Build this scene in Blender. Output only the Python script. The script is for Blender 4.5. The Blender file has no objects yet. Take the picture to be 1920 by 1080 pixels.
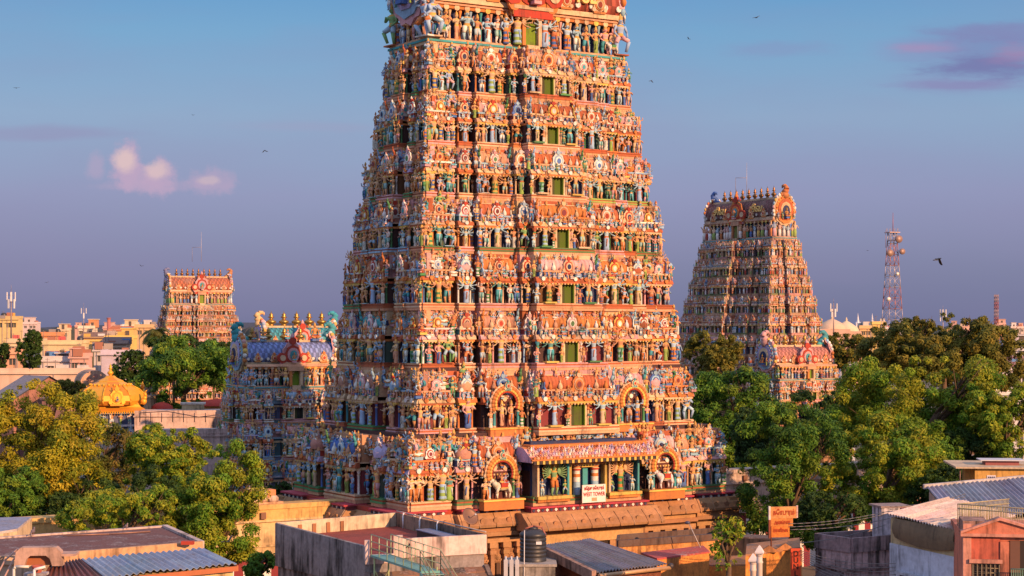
import bpy, math, random
import numpy as np
from mathutils import Matrix, Vector
rad = math.radians
SC = bpy.context.scene
COL = SC.collection

# ---------------------------------------------------------------- camera, sky, sun, exposure
F_PX, HOR, EYE = 3232.0, 615.0, 22.0        # focal length in photo pixels, horizon row, eye height in metres
cam_data = bpy.data.cameras.new('camera'); cam = bpy.data.objects.new('camera', cam_data); COL.objects.link(cam)
cam.location = (0, 0, EYE); cam.rotation_euler = (rad(90), 0, 0)
cam_data.sensor_width = 36; cam_data.lens = 36 * F_PX / 1920
cam_data.shift_y = (HOR - 540) / 1920
cam_data.clip_start = 1; cam_data.clip_end = 20000
SC.camera = cam
SC.view_settings.view_transform = 'Standard'; SC.view_settings.look = 'None'
SC.view_settings.exposure = 0.55; SC.view_settings.gamma = 1.0
SC.render.film_transparent = False

SUN_EL = 18.0
SUN_V = Vector((0.69, -0.724, 0)).normalized() * math.cos(rad(SUN_EL)) + Vector((0, 0, math.sin(rad(SUN_EL))))
sun_d = bpy.data.lights.new('sun', 'SUN'); sun_d.energy = 4.6; sun_d.angle = rad(0.5); sun_d.color = (1.0, 0.56, 0.28)
sun = bpy.data.objects.new('sun', sun_d); COL.objects.link(sun)
sun.rotation_euler = (-SUN_V).to_track_quat('-Z', 'Y').to_euler(); sun.location = (60, -60, 90)


def lin(c):
    return tuple(((x / 255) / 12.92 if x / 255 <= 0.04045 else ((x / 255 + 0.055) / 1.055) ** 2.4) for x in c)


world = bpy.data.worlds.new('World'); SC.world = world; world.use_nodes = True


def build_world():
    nt = world.node_tree; N = nt.nodes; L = nt.links; N.clear()

    def math_(op, a, b=None, clamp=False):
        n = N.new('ShaderNodeMath'); n.operation = op; n.use_clamp = clamp
        for i, x in enumerate((a, b)):
            if x is None: continue
            if isinstance(x, (int, float)): n.inputs[i].default_value = x
            else: L.new(x, n.inputs[i])
        return n.outputs[0]

    def mix(f, a, b, mode='MIX'):
        n = N.new('ShaderNodeMix'); n.data_type = 'RGBA'; n.blend_type = mode
        for k, x in ((0, f), (6, a), (7, b)):
            if isinstance(x, (int, float)): n.inputs[k].default_value = x
            elif isinstance(x, tuple): n.inputs[k].default_value = (*x, 1)
            else: L.new(x, n.inputs[k])
        return n.outputs[2]
    out = N.new('ShaderNodeOutputWorld'); bg = N.new('ShaderNodeBackground'); L.new(bg.outputs[0], out.inputs[0])
    STR = 0.12; EXP = 2 ** 0.55; bg.inputs[1].default_value = STR
    sky = N.new('ShaderNodeTexSky'); sky.sky_type = 'NISHITA'; sky.sun_disc = False
    sky.sun_elevation = rad(SUN_EL); sky.sun_rotation = math.atan2(SUN_V.x, SUN_V.y)
    sky.dust_density = 2.0; sky.ozone_density = 2.0
    tc = N.new('ShaderNodeTexCoord'); sp = N.new('ShaderNodeSeparateXYZ'); L.new(tc.outputs['Generated'], sp.inputs[0])
    x, y, z = sp.outputs
    # dusk bands opposite the sun: violet at the skyline, blue above
    ramp = N.new('ShaderNodeValToRGB'); L.new(math_('MULTIPLY', z, 2.5), ramp.inputs[0])
    el = ramp.color_ramp.elements
    stops = [(0.0, (114, 117, 153)), (0.09, (127, 130, 167)), (0.19, (143, 149, 187)), (0.30, (141, 166, 199)), (0.42, (116, 164, 204)), (0.52, (88, 149, 202)), (0.75, (156, 186, 236)), (1.0, (194, 210, 246))]
    while len(el) < len(stops): el.new(0.5)
    for e, (p, c) in zip(el, stops):
        e.position = p; v = lin(c); e.color = (*[q / STR / EXP * (1.1 if p > 0.6 else 1.0) for q in v], 1)
    base = mix(0.93, sky.outputs[0], ramp.outputs[0])
    base = mix(math_('MULTIPLY', y, -0.7, True), base, tuple(q / STR / EXP * 1.05 for q in lin((156, 168, 216))))      # bright western half of the sky, behind the camera
    yy = math_('MAXIMUM', y, 0.02); u = math_('DIVIDE', x, yy); v = math_('DIVIDE', z, yy)
    cv = N.new('ShaderNodeCombineXYZ'); L.new(u, cv.inputs[0]); L.new(v, cv.inputs[1])

    def noise(scale, detail, rough, sx=1.0, sy=1.0):
        m = N.new('ShaderNodeMapping'); m.inputs['Scale'].default_value = (sx, sy, 1); L.new(cv.outputs[0], m.inputs[0])
        n = N.new('ShaderNodeTexNoise'); n.inputs['Scale'].default_value = scale; n.inputs['Detail'].default_value = detail
        n.inputs['Roughness'].default_value = rough; L.new(m.outputs[0], n.inputs[0]); return n.outputs[0]
    front = math_('GREATER_THAN', y, 0.05)
    pn = noise(60, 8, 0.66); wn = noise(16, 8, 0.62, 1.0, 4.5); vn = noise(3.0, 4, 0.55, 1.0, 4.0)
    # faint veil of high violet cloud
    veil = math_('MULTIPLY', math_('SUBTRACT', vn, 0.42, True), 1.1)
    base = mix(math_('MULTIPLY', veil, front), base, tuple(q / STR / EXP for q in lin((150, 138, 178))))

    def puff(cx, cy, rx, ry, amt, nz, lo, hi, col, gain):
        du = math_('DIVIDE', math_('SUBTRACT', u, (cx - 960) / F_PX), rx / F_PX)
        dv = math_('DIVIDE', math_('SUBTRACT', v, (HOR - cy) / F_PX), ry / F_PX)
        d = math_('SQRT', math_('ADD', math_('MULTIPLY', du, du), math_('MULTIPLY', dv, dv)))
        m = math_('ADD', math_('SUBTRACT', 1.0, d), math_('MULTIPLY', math_('SUBTRACT', nz, 0.5), amt))
        mr = N.new('ShaderNodeMapRange'); mr.interpolation_type = 'SMOOTHSTEP'
        mr.inputs['From Min'].default_value = lo; mr.inputs['From Max'].default_value = hi; L.new(m, mr.inputs['Value'])
        return mr.outputs[0]
    def lay(base, m, gain, col):
        return mix(math_('MULTIPLY', math_('MULTIPLY', m, gain), front), base, tuple(q / STR / EXP for q in lin(col)))
    # cumulus to one side of the tower: each head is rounded, the base dissolves into the violet band
    low = None
    for p in ((236, 314, 40, 48, 2.0, 0.85), (264, 335, 58, 34, 1.8, 0.7), (298, 330, 46, 38, 2.0, 0.8), (398, 342, 58, 32, 2.0, 0.5), (178, 313, 24, 34, 1.4, 0.42), (300, 348, 150, 14, 1.4, 0.3)):
        base = lay(base, puff(*p[:4], p[4], pn, -0.05, 0.55, None, 1), p[5], (190, 166, 194))
    for p in ((232, 302, 30, 30, 1.2, 0.6), (294, 320, 34, 24, 1.2, 0.5), (392, 338, 30, 12, 1.2, 0.3)):
        base = lay(base, puff(*p[:4], p[4], pn, 0.0, 0.7, None, 1), p[5], (238, 206, 194))
    for p in ((1880, 96, 190, 60, 1.0, 0.42, (122, 116, 172)), (1730, 92, 110, 26, 1.0, 0.35, (150, 132, 182)), (1800, 158, 170, 22, 1.2, 0.3, (140, 130, 180)), (1860, 118, 120, 30, 3.2, 0.7, (118, 116, 168)), (1890, 64, 140, 26, 3.2, 0.45, (136, 126, 176)), (1905, 100, 80, 24, 3.0, 0.6, (168, 136, 176)),
              (1730, 90, 76, 13, 2.4, 0.6, (172, 144, 184)), (1460, 92, 130, 16, 2.6, 0.3, (140, 140, 186)), (1800, 160, 140, 11, 2.8, 0.45, (140, 126, 176)),
              (560, 238, 160, 12, 1.4, 0.3, (160, 160, 192)), (60, 250, 200, 16, 1.5, 0.3, (150, 130, 172))):
        base = lay(base, puff(*p[:4], p[4], wn, -0.25, 0.8, None, 1), p[5], p[6])
    L.new(base, bg.inputs[0])


build_world()

# ---------------------------------------------------------------- photo to place


def PX(px, Y): return (px - 960) / F_PX * Y


def PZ(py, Y): return EYE + (HOR - py) / F_PX * Y


def G(px, py, z):                       # the place at height z seen at a photo point below the skyline
    Y = F_PX * (EYE - z) / (py - HOR)
    return ((px - 960) / F_PX * Y, Y, z)


# ---------------------------------------------------------------- materials
def nodes(name):
    m = bpy.data.materials.new(name); m.use_nodes = True; nt = m.node_tree
    return m, nt, nt.nodes, nt.links, nt.nodes['Principled BSDF']


def material(name, rough=0.7, metal=0.0, col=None, grime=0.25, gscale=2.0, gcol=(0.05, 0.04, 0.035), streak=0.0, stcol=(0.02, 0.018, 0.016), sscale=1.0,
             bump=0.15, bscale=14.0, kind=None, spec=0.3, thr=0.5):
    """painted surface: own colour (or the mesh's paint colours), patchy wear, optional rain streaks"""
    m, nt, N, L, P = nodes(name)
    P.inputs['Roughness'].default_value = rough; P.inputs['Metallic'].default_value = metal
    P.inputs['Specular IOR Level'].default_value = spec
    tc = N.new('ShaderNodeTexCoord')
    if col is None:
        at = N.new('ShaderNodeAttribute'); at.attribute_name = 'paint'; c = at.outputs['Color']
    else:
        r = N.new('ShaderNodeRGB'); r.outputs[0].default_value = (*col, 1); c = r.outputs[0]

    def noise(scale, detail=6, rough_=0.6, sc=(1, 1, 1)):
        mp = N.new('ShaderNodeMapping'); mp.inputs['Scale'].default_value = sc; L.new(tc.outputs['Object'], mp.inputs[0])
        n = N.new('ShaderNodeTexNoise'); n.inputs['Scale'].default_value = scale; n.inputs['Detail'].default_value = detail; n.inputs['Roughness'].default_value = rough_
        L.new(mp.outputs[0], n.inputs[0]); return n.outputs[0]

    def rng(v, a, b, c0=0.0, c1=1.0):
        r = N.new('ShaderNodeMapRange'); r.inputs[1].default_value = a; r.inputs[2].default_value = b; r.inputs[3].default_value = c0; r.inputs[4].default_value = c1
        L.new(v, r.inputs[0]); return r.outputs[0]

    def mix(f, a, b, mode='MIX'):
        n = N.new('ShaderNodeMix'); n.data_type = 'RGBA'; n.blend_type = mode
        for k, x in ((0, f), (6, a), (7, b)):
            if isinstance(x, (int, float)): n.inputs[k].default_value = x
            elif isinstance(x, tuple): n.inputs[k].default_value = (*x, 1)
            else: L.new(x, n.inputs[k])
        return n.outputs[2]
    if grime:
        c = mix(rng(noise(gscale), 0.45, 0.75, 0, grime), c, gcol)
        c = mix(rng(noise(gscale * 6, 3), 0.4, 0.7, 0, grime * 0.6), c, gcol)
    if streak:
        s = noise(sscale, 5, 0.65, (3.0, 3.0, 0.35)); s2 = noise(sscale * 0.35, 4, 0.6)
        n = N.new('ShaderNodeMath'); n.operation = 'ADD'; L.new(s, n.inputs[0]); L.new(s2, n.inputs[1])
        c = mix(rng(n.outputs[0], 2 * thr - 0.06, 2 * thr + 0.2, 0, streak), c, stcol)
    if kind == 'tiles':
        b = N.new('ShaderNodeTexBrick'); b.inputs['Scale'].default_value = 1.4; b.inputs['Mortar Size'].default_value = 0.012
        b.inputs['Color1'].default_value = (1, 1, 1, 1); b.inputs['Color2'].default_value = (0.72, 0.7, 0.7, 1); b.inputs['Mortar'].default_value = (0.45, 0.42, 0.4, 1)
        L.new(tc.outputs['Object'], b.inputs[0]); c = mix(1.0, c, b.outputs[0], 'MULTIPLY')
    if kind == 'brick':
        mp = N.new('ShaderNodeMapping'); mp.inputs['Rotation'].default_value = (rad(90), 0, 0); L.new(tc.outputs['Object'], mp.inputs[0])
        b = N.new('ShaderNodeTexBrick'); b.inputs['Scale'].default_value = 3.2; b.inputs['Mortar Size'].default_value = 0.03
        b.inputs['Color1'].default_value = (1, 1, 1, 1); b.inputs['Color2'].default_value = (0.6, 0.55, 0.5, 1); b.inputs['Mortar'].default_value = (0.5, 0.5, 0.5, 1)
        L.new(mp.outputs[0], b.inputs[0]); c = mix(1.0, c, b.outputs[0], 'MULTIPLY')
    L.new(c, P.inputs['Base Color'])
    if bump:
        bn = N.new('ShaderNodeBump'); bn.inputs['Strength'].default_value = bump; bn.inputs['Distance'].default_value = 0.05
        L.new(noise(bscale, 4), bn.inputs['Height']); L.new(bn.outputs[0], P.inputs['Normal'])
    return m


def leaf_material(name):
    m, nt, N, L, P = nodes(name)
    at = N.new('ShaderNodeAttribute'); at.attribute_name = 'paint'
    P.inputs['Roughness'].default_value = 0.6; P.inputs['Specular IOR Level'].default_value = 0.15
    L.new(at.outputs['Color'], P.inputs['Base Color'])
    tr = N.new('ShaderNodeBsdfTranslucent'); L.new(at.outputs['Color'], tr.inputs[0])
    mx = N.new('ShaderNodeMixShader'); mx.inputs[0].default_value = 0.28
    L.new(P.outputs[0], mx.inputs[1]); L.new(tr.outputs[0], mx.inputs[2]); L.new(mx.outputs[0], N['Material Output'].inputs[0])
    return m


M = {
    'paint': material('painted_stucco', 0.75, grime=0.38, gscale=0.9, gcol=(0.12, 0.075, 0.055), streak=0.72, sscale=1.1, stcol=(0.06, 0.04, 0.035), thr=0.56, bump=0.45, bscale=7, spec=0.15),
    'dusty': material('faded_stucco', 0.85, grime=0.75, gscale=0.6, gcol=(0.30, 0.20, 0.16), streak=0.5, sscale=0.8, stcol=(0.10, 0.07, 0.06), bump=0.2, bscale=5, spec=0.1),
    'plain': material('painted_surface', 0.6, grime=0.15, gscale=1.0, bump=0.05),
    'stone': material('carved_sandstone', 0.85, grime=0.45, gscale=0.7, gcol=(0.10, 0.06, 0.035), bump=0.6, bscale=5),
    'wall': material('weathered_wall', 0.9, grime=0.35, gscale=0.6, streak=0.75, sscale=0.8, bump=0.3, bscale=8, thr=0.525),
    'grimy': material('blackened_wall', 0.9, grime=0.5, gscale=0.8, streak=0.93, sscale=0.9, bump=0.3, bscale=7, thr=0.50),
    'rusty': material('orange_stained_wall', 0.9, grime=0.6, gscale=1.1, gcol=(0.10, 0.035, 0.015), streak=0.85, sscale=1.1, stcol=(0.03, 0.02, 0.018), bump=0.3, bscale=7, thr=0.535),
    'roof': material('stained_roof', 0.9, grime=0.55, gscale=0.9, gcol=(0.03, 0.025, 0.025), streak=0.55, sscale=2.6, stcol=(0.46, 0.38, 0.36), bump=0.25, bscale=9, thr=0.55),
    'tiles': material('terrace_tiles', 0.8, grime=0.45, gscale=0.8, gcol=(0.10, 0.035, 0.03), bump=0.15, kind='tiles'),
    'brick': material('red_brick', 0.9, grime=0.4, gscale=1.5, bump=0.5, kind='brick'),
    'sheet': material('corrugated_sheet', 0.5, 0.2, grime=0.45, gscale=1.3, gcol=(0.16, 0.075, 0.035), streak=0.3, sscale=2.0, stcol=(0.10, 0.045, 0.02), bump=0.1, thr=0.54),
    'metal': material('painted_metal', 0.5, 0.3, grime=0.3, gscale=3, gcol=(0.10, 0.05, 0.025), bump=0.0),
    'plastic': material('black_plastic', 0.45, grime=0.15, gscale=3, gcol=(0.12, 0.10, 0.08), bump=0.0, spec=0.5),
    'gold': material('gilded_copper', 0.5, 0.35, grime=0.2, gscale=2.0, gcol=(0.35, 0.10, 0.01), bump=0.25, bscale=6),
    'bronze': material('bronze', 0.4, 0.8, grime=0.3, gscale=3, bump=0.1),
    'bark': material('bark', 0.9, grime=0.5, gscale=2, bump=0.6, bscale=10),
    'leaf': leaf_material('leaf'),
    'ground': material('dusty_ground', 0.95, col=(0.16, 0.13, 0.10), grime=0.5, gscale=0.05, gcol=(0.05, 0.06, 0.03), bump=0.0),
    'asphalt': material('asphalt', 0.9, col=(0.06, 0.055, 0.052), grime=0.3, gscale=0.4, bump=0.1),
    'far': material('far_masonry', 0.85, grime=0.3, gscale=0.12, gcol=(0.22, 0.16, 0.12), streak=0.3, sscale=0.15, bump=0.0, thr=0.55),
}

# ---------------------------------------------------------------- mesh builder
RNG = random.Random(11)
_C = {}


class MB:
    """collects shapes with their paint colours and links them as ONE mesh object"""
    def __init__(s, mat=None): s.v = []; s.f = []; s.n = []; s.c = []; s.s = []; s.k = 0; s.M = np.eye(4) if mat is None else mat

    def add(s, verts, flat, counts, cols, smooth=False):
        verts = np.asarray(verts, float); counts = np.asarray(counts, np.int32)
        s.v.append(verts @ s.M[:3, :3].T + s.M[:3, 3]); s.f.append(np.asarray(flat, np.int32) + s.k); s.n.append(counts)
        cols = np.asarray(cols, float)
        if cols.ndim == 1: cols = np.broadcast_to(cols[:3], (len(counts), 3))
        s.c.append(cols); s.s.append(np.full(len(counts), bool(smooth))) if not isinstance(smooth, np.ndarray) else s.s.append(smooth); s.k += len(verts)

    def arrays(s):
        return (np.concatenate(s.v), np.concatenate(s.f), np.concatenate(s.n), np.concatenate(s.c), np.concatenate(s.s))

    def paste(s, A, mat=None):
        V = A[0] if mat is None else A[0] @ mat[:3, :3].T + mat[:3, 3]
        s.add(V, A[1], A[2], A[3], A[4])

    def mesh(s, name):
        me = bpy.data.meshes.new(name); V, Fl, Nn, Cc, Sm = s.arrays()
        me.vertices.add(len(V)); me.vertices.foreach_set('co', V.astype(np.float32).ravel())
        me.loops.add(len(Fl)); me.loops.foreach_set('vertex_index', Fl)
        me.polygons.add(len(Nn)); st = np.zeros(len(Nn), np.int32); st[1:] = np.cumsum(Nn)[:-1]
        me.polygons.foreach_set('loop_start', st); me.polygons.foreach_set('loop_total', Nn)
        me.update(calc_edges=True); me.polygons.foreach_set('use_smooth', Sm)
        a = me.color_attributes.new('paint', 'FLOAT_COLOR', 'CORNER')
        rgba = np.ones((len(Fl), 4), np.float32); rgba[:, :3] = np.repeat(Cc, Nn, axis=0); a.data.foreach_set('color', rgba.ravel())
        return me

    def build(s, name, mat='paint', parent=None, loc=None):
        me = s.mesh(name); me.materials.append(M[mat] if isinstance(mat, str) else mat)
        o = bpy.data.objects.new(name, me); COL.objects.link(o)
        if parent is not None: o.parent = parent
        if loc is not None: o.location = loc
        return o

    # --- shapes
    def box(s, x0, x1, y0, y1, z0, z1, c, t=0.0, smooth=False):
        e = RNG.uniform(0.0008, 0.0035); x0 -= e; x1 += e; y0 -= e; y1 += e; z0 -= e * 0.7; z1 += e
        V = [(x0, y0, z0), (x1, y0, z0), (x1, y1, z0), (x0, y1, z0), (x0 + t, y0 + t, z1), (x1 - t, y0 + t, z1), (x1 - t, y1 - t, z1), (x0 + t, y1 - t, z1)]
        s.add(V, (3, 2, 1, 0, 0, 1, 5, 4, 1, 2, 6, 5, 2, 3, 7, 6, 3, 0, 4, 7, 4, 5, 6, 7), [4] * 6, c)

    def obox(s, p, q, th, z0, z1, c, z0b=None, z1b=None):      # a slab standing along a line
        p = np.array(p[:2], float); q = np.array(q[:2], float); d = q - p; d /= np.linalg.norm(d); n = np.array((-d[1], d[0])) * th / 2
        z0b = z0 if z0b is None else z0b; z1b = z1 if z1b is None else z1b
        P = [p - n, q - n, q + n, p + n]; zs0 = (z0, z0b, z0b, z0); zs1 = (z1, z1b, z1b, z1)
        V = [(*P[i], zs0[i]) for i in range(4)] + [(*P[i], zs1[i]) for i in range(4)]
        s.add(V, (3, 2, 1, 0, 0, 1, 5, 4, 1, 2, 6, 5, 2, 3, 7, 6, 3, 0, 4, 7, 4, 5, 6, 7), [4] * 6, c)

    def poly(s, pts, z0, z1, c, ctop=None):                    # upright prism over a footprint; z1 may be one height per corner
        n = len(pts); zt = z1 if hasattr(z1, '__len__') else [z1] * n; zb = z0 if hasattr(z0, '__len__') else [z0] * n
        a = sum(pts[i][0] * pts[(i + 1) % n][1] - pts[(i + 1) % n][0] * pts[i][1] for i in range(n))
        if a < 0: pts = pts[::-1]; zt = zt[::-1]; zb = zb[::-1]
        V = [(p[0], p[1], h) for p, h in zip(pts, zb)] + [(p[0], p[1], h) for p, h in zip(pts, zt)]
        fl = []; ct = []; cc = []
        for i in range(n):
            j = (i + 1) % n; fl += [i, j, n + j, n + i]; ct.append(4); cc.append(c)
        fl += list(range(n, 2 * n)); ct.append(n); cc.append(ctop or c); fl += list(range(n))[::-1]; ct.append(n); cc.append(c)
        s.add(V, fl, ct, np.array(cc, float))

    def prism(s, prof, x0, x1, c, smooth=False, cap=None):     # profile of (y, z), counter-clockwise seen from +x; run along x
        n = len(prof); V = [(x0, y, z) for y, z in prof] + [(x1, y, z) for y, z in prof]
        fl = []; ct = []
        for i in range(n):
            j = (i + 1) % n; fl += [i, j, n + j, n + i][::-1]; ct.append(4)
        cc = np.array(c, float)
        if cc.ndim == 1: cc = np.tile(cc, (n, 1))
        fl += list(range(n))[::-1] + list(range(n, 2 * n)); ct += [n, n]
        k = cap if cap is not None else cc[0]
        sm = np.array([smooth] * n + [False, False])
        s.add(V, fl, ct, np.vstack([cc, [k, k]]), sm)

    def lathe(s, prof, n, c, at=(0, 0, 0), sx=1.0, sy=1.0, phase=0.0, smooth=True, alt=None):
        key = ('l', len(prof), n)
        if key not in _C:
            fl = []
            for i in range(len(prof) - 1):
                for k in range(n):
                    k2 = (k + 1) % n; fl += [i * n + k, i * n + k2, (i + 1) * n + k2, (i + 1) * n + k]
            _C[key] = (np.array(fl + list(range((len(prof) - 1) * n, len(prof) * n))), [4] * ((len(prof) - 1) * n) + [n])
        fl, ct = _C[key]; a = phase + np.arange(n) * 2 * math.pi / n; ca, sa = np.cos(a), np.sin(a)
        V = np.concatenate([np.stack([at[0] + r * sx * ca, at[1] + r * sy * sa, np.full(n, at[2] + z)], 1) for r, z in prof])
        cc = np.array(c, float)
        if cc.ndim == 2: cc = np.vstack([np.repeat(cc[:len(prof) - 1], n, axis=0), cc[-1:]])
        else: cc = np.tile(cc, (len(ct), 1))
        if alt is not None: cc[np.arange(len(ct)) % 2 == 1] = alt
        s.add(V, fl, ct, cc, smooth)

    def tube(s, p, q, r0, r1, n=6, c=(.5, .5, .5), smooth=True):
        p = np.array(p, float); q = np.array(q, float); d = q - p; l = np.linalg.norm(d)
        if l < 1e-6: return
        d /= l; a = np.array((0, 0, 1.0)) if abs(d[2]) < 0.9 else np.array((1.0, 0, 0)); u = np.cross(d, a); u /= np.linalg.norm(u); w = np.cross(d, u)
        t = np.arange(n) * 2 * math.pi / n; R = np.outer(np.cos(t), u) + np.outer(np.sin(t), w)
        key = ('t', n)
        if key not in _C:
            fl = []
            for k in range(n): fl += [k, n + k, n + (k + 1) % n, (k + 1) % n]
            _C[key] = (np.array(fl + list(range(n)) + list(range(2 * n - 1, n - 1, -1))), [4] * n + [n, n])
        fl, ct = _C[key]; s.add(np.vstack([p + R * r0, q + R * r1]), fl, ct, c, np.array([smooth] * n + [False, False]))

    def path(s, pts, r, n=6, c=(.5, .5, .5)):
        for i in range(len(pts) - 1):
            r0 = r[i] if hasattr(r, '__len__') else r; r1 = r[i + 1] if hasattr(r, '__len__') else r
            s.tube(pts[i], pts[i + 1], r0, r1, n, c)

    def ellip(s, at, r, c, n=8, m=5):
        if not hasattr(r, '__len__'): r = (r, r, r)
        pr = [(max(math.sin(math.pi * i / m), 0.02) * r[0], -math.cos(math.pi * i / m) * r[2]) for i in range(m + 1)]
        s.lathe(pr, n, c, at, 1.0, r[1] / r[0])

    def disc(s, x, y, z, r, d, c, n=12, scal=0.0, sz=1.0, ph=0.0):      # upright scalloped plate facing -y, front at y-d
        a = ph + np.arange(n) * 2 * math.pi / n; rr = r * (1 - scal * (np.arange(n) % 2))
        P = np.stack([x + rr * np.cos(a), np.full(n, y), z + rr * sz * np.sin(a)], 1); Q = P.copy(); Q[:, 1] = y - d
        key = ('d', n)
        if key not in _C:
            fl = []
            for k in range(n): fl += [k, (k + 1) % n, n + (k + 1) % n, n + k]
            _C[key] = (np.array(fl + list(range(n, 2 * n))), [4] * n + [n])
        fl, ct = _C[key]; s.add(np.vstack([P, Q]), fl, ct, c)


def rotz(a):
    c, s_ = math.cos(a), math.sin(a); m = np.eye(4); m[0, 0] = c; m[0, 1] = -s_; m[1, 0] = s_; m[1, 1] = c; return m


def trans(x, y, z, sc=1.0, a=0.0, mirror=1):
    m = rotz(a) @ np.diag((sc * mirror, sc, sc, 1.0)); m[:3, 3] = (x, y, z); return m


def empty(name, label, cat, loc=(0, 0, 0), rz=0.0, group=None):
    o = bpy.data.objects.new(name, None); COL.objects.link(o); o.location = loc; o.rotation_euler = (0, 0, rz); o.empty_display_size = 0.5
    return tag(o, label, cat, group)


def tag(o, label, cat, group=None):
    o['label'] = label; o['category'] = cat
    if group: o['group'] = group
    return o


def structure(o): o['kind'] = 'structure'; return o


def copy_tree(o, parent=None):
    c = o.copy(); COL.objects.link(c); c.parent = parent
    for ch in list(o.children): copy_tree(ch, c)
    return c


def lettering(text, size, depth, mat, parent, loc, rot=(math.pi / 2, 0, 0), name='lettering', bold=0.0, sx=1.0, align='CENTER', spacing=1.0):
    cu = bpy.data.curves.new('lettering', 'FONT'); cu.body = text; cu.size = size; cu.extrude = depth; cu.align_x = align; cu.align_y = 'CENTER'; cu.offset = bold; cu.space_line = spacing
    t = bpy.data.objects.new('lettering_curve', cu); COL.objects.link(t)
    dg = bpy.context.evaluated_depsgraph_get(); me = bpy.data.meshes.new_from_object(t.evaluated_get(dg)); bpy.data.objects.remove(t)
    me.materials.clear(); me.materials.append(mat)
    o = bpy.data.objects.new(name, me); COL.objects.link(o); o.parent = parent; o.location = loc; o.rotation_euler = rot; o.scale = (sx, 1, 1)
    return o

# ---------------------------------------------------------------- gopurams
CREAM, PEACH, ORANGE, TERRA, RED = (.66, .46, .28), (.62, .33, .19), (.60, .21, .06), (.44, .12, .05), (.42, .05, .03)
PINK, WHITE, YELL, SKYB, BLUE = (.66, .36, .36), (.76, .73, .66), (.68, .46, .11), (.32, .50, .64), (.08, .17, .42)
TEAL, GREEN, LIME, MAROON, NAVY = (.06, .33, .36), (.08, .26, .10), (.30, .42, .10), (.20, .04, .05), (.02, .04, .12)
LAV = (.46, .38, .58)
SKIN = [(.62, .33, .16), (.66, .38, .20), (.58, .27, .11), (.70, .47, .29), (.54, .26, .14), (.64, .36, .20), (.68, .36, .18), (.74, .50, .32), (.12, .32, .30), (.30, .42, .58), (.36, .52, .62), (.72, .62, .50), (.20, .36, .16), (.72, .40, .36), (.70, .44, .28)]
CLOTH = [WHITE, WHITE, CREAM, CREAM, ORANGE, ORANGE, PEACH, YELL, RED, TERRA, PINK, PINK, TEAL, TEAL, GREEN, BLUE, SKYB, SKYB, LIME, WHITE, WHITE, (.30, .52, .48), (.42, .60, .66), GREEN]
ROOFC = [TERRA, ORANGE, PEACH, PINK, TERRA, (.50, .24, .17)]
NASI = [(CREAM, RED, NAVY), (WHITE, SKYB, BLUE), (PEACH, WHITE, RED), (WHITE, RED, MAROON), (ORANGE, CREAM, MAROON), (SKYB, WHITE, NAVY), (YELL, RED, WHITE), (PINK, WHITE, TEAL), (WHITE, PINK, GREEN), (BLUE, SKYB, NAVY)]
WALLC = [NAVY, MAROON, (.05, .12, .10), (.06, .03, .03), (.16, .07, .03)]  # recess wall paints: blue, teal, maroon, with recess shade put into the tone
PILC = [TEAL, WHITE, PINK, SKYB, CREAM, GREEN, ORANGE, PEACH, ORANGE, TERRA, CREAM]


def jig(r, c, a=0.16): k = 1 + r.uniform(-a, a); return tuple(min(0.85, x * k * (1 + r.uniform(-0.05, 0.05))) for x in c)


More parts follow.
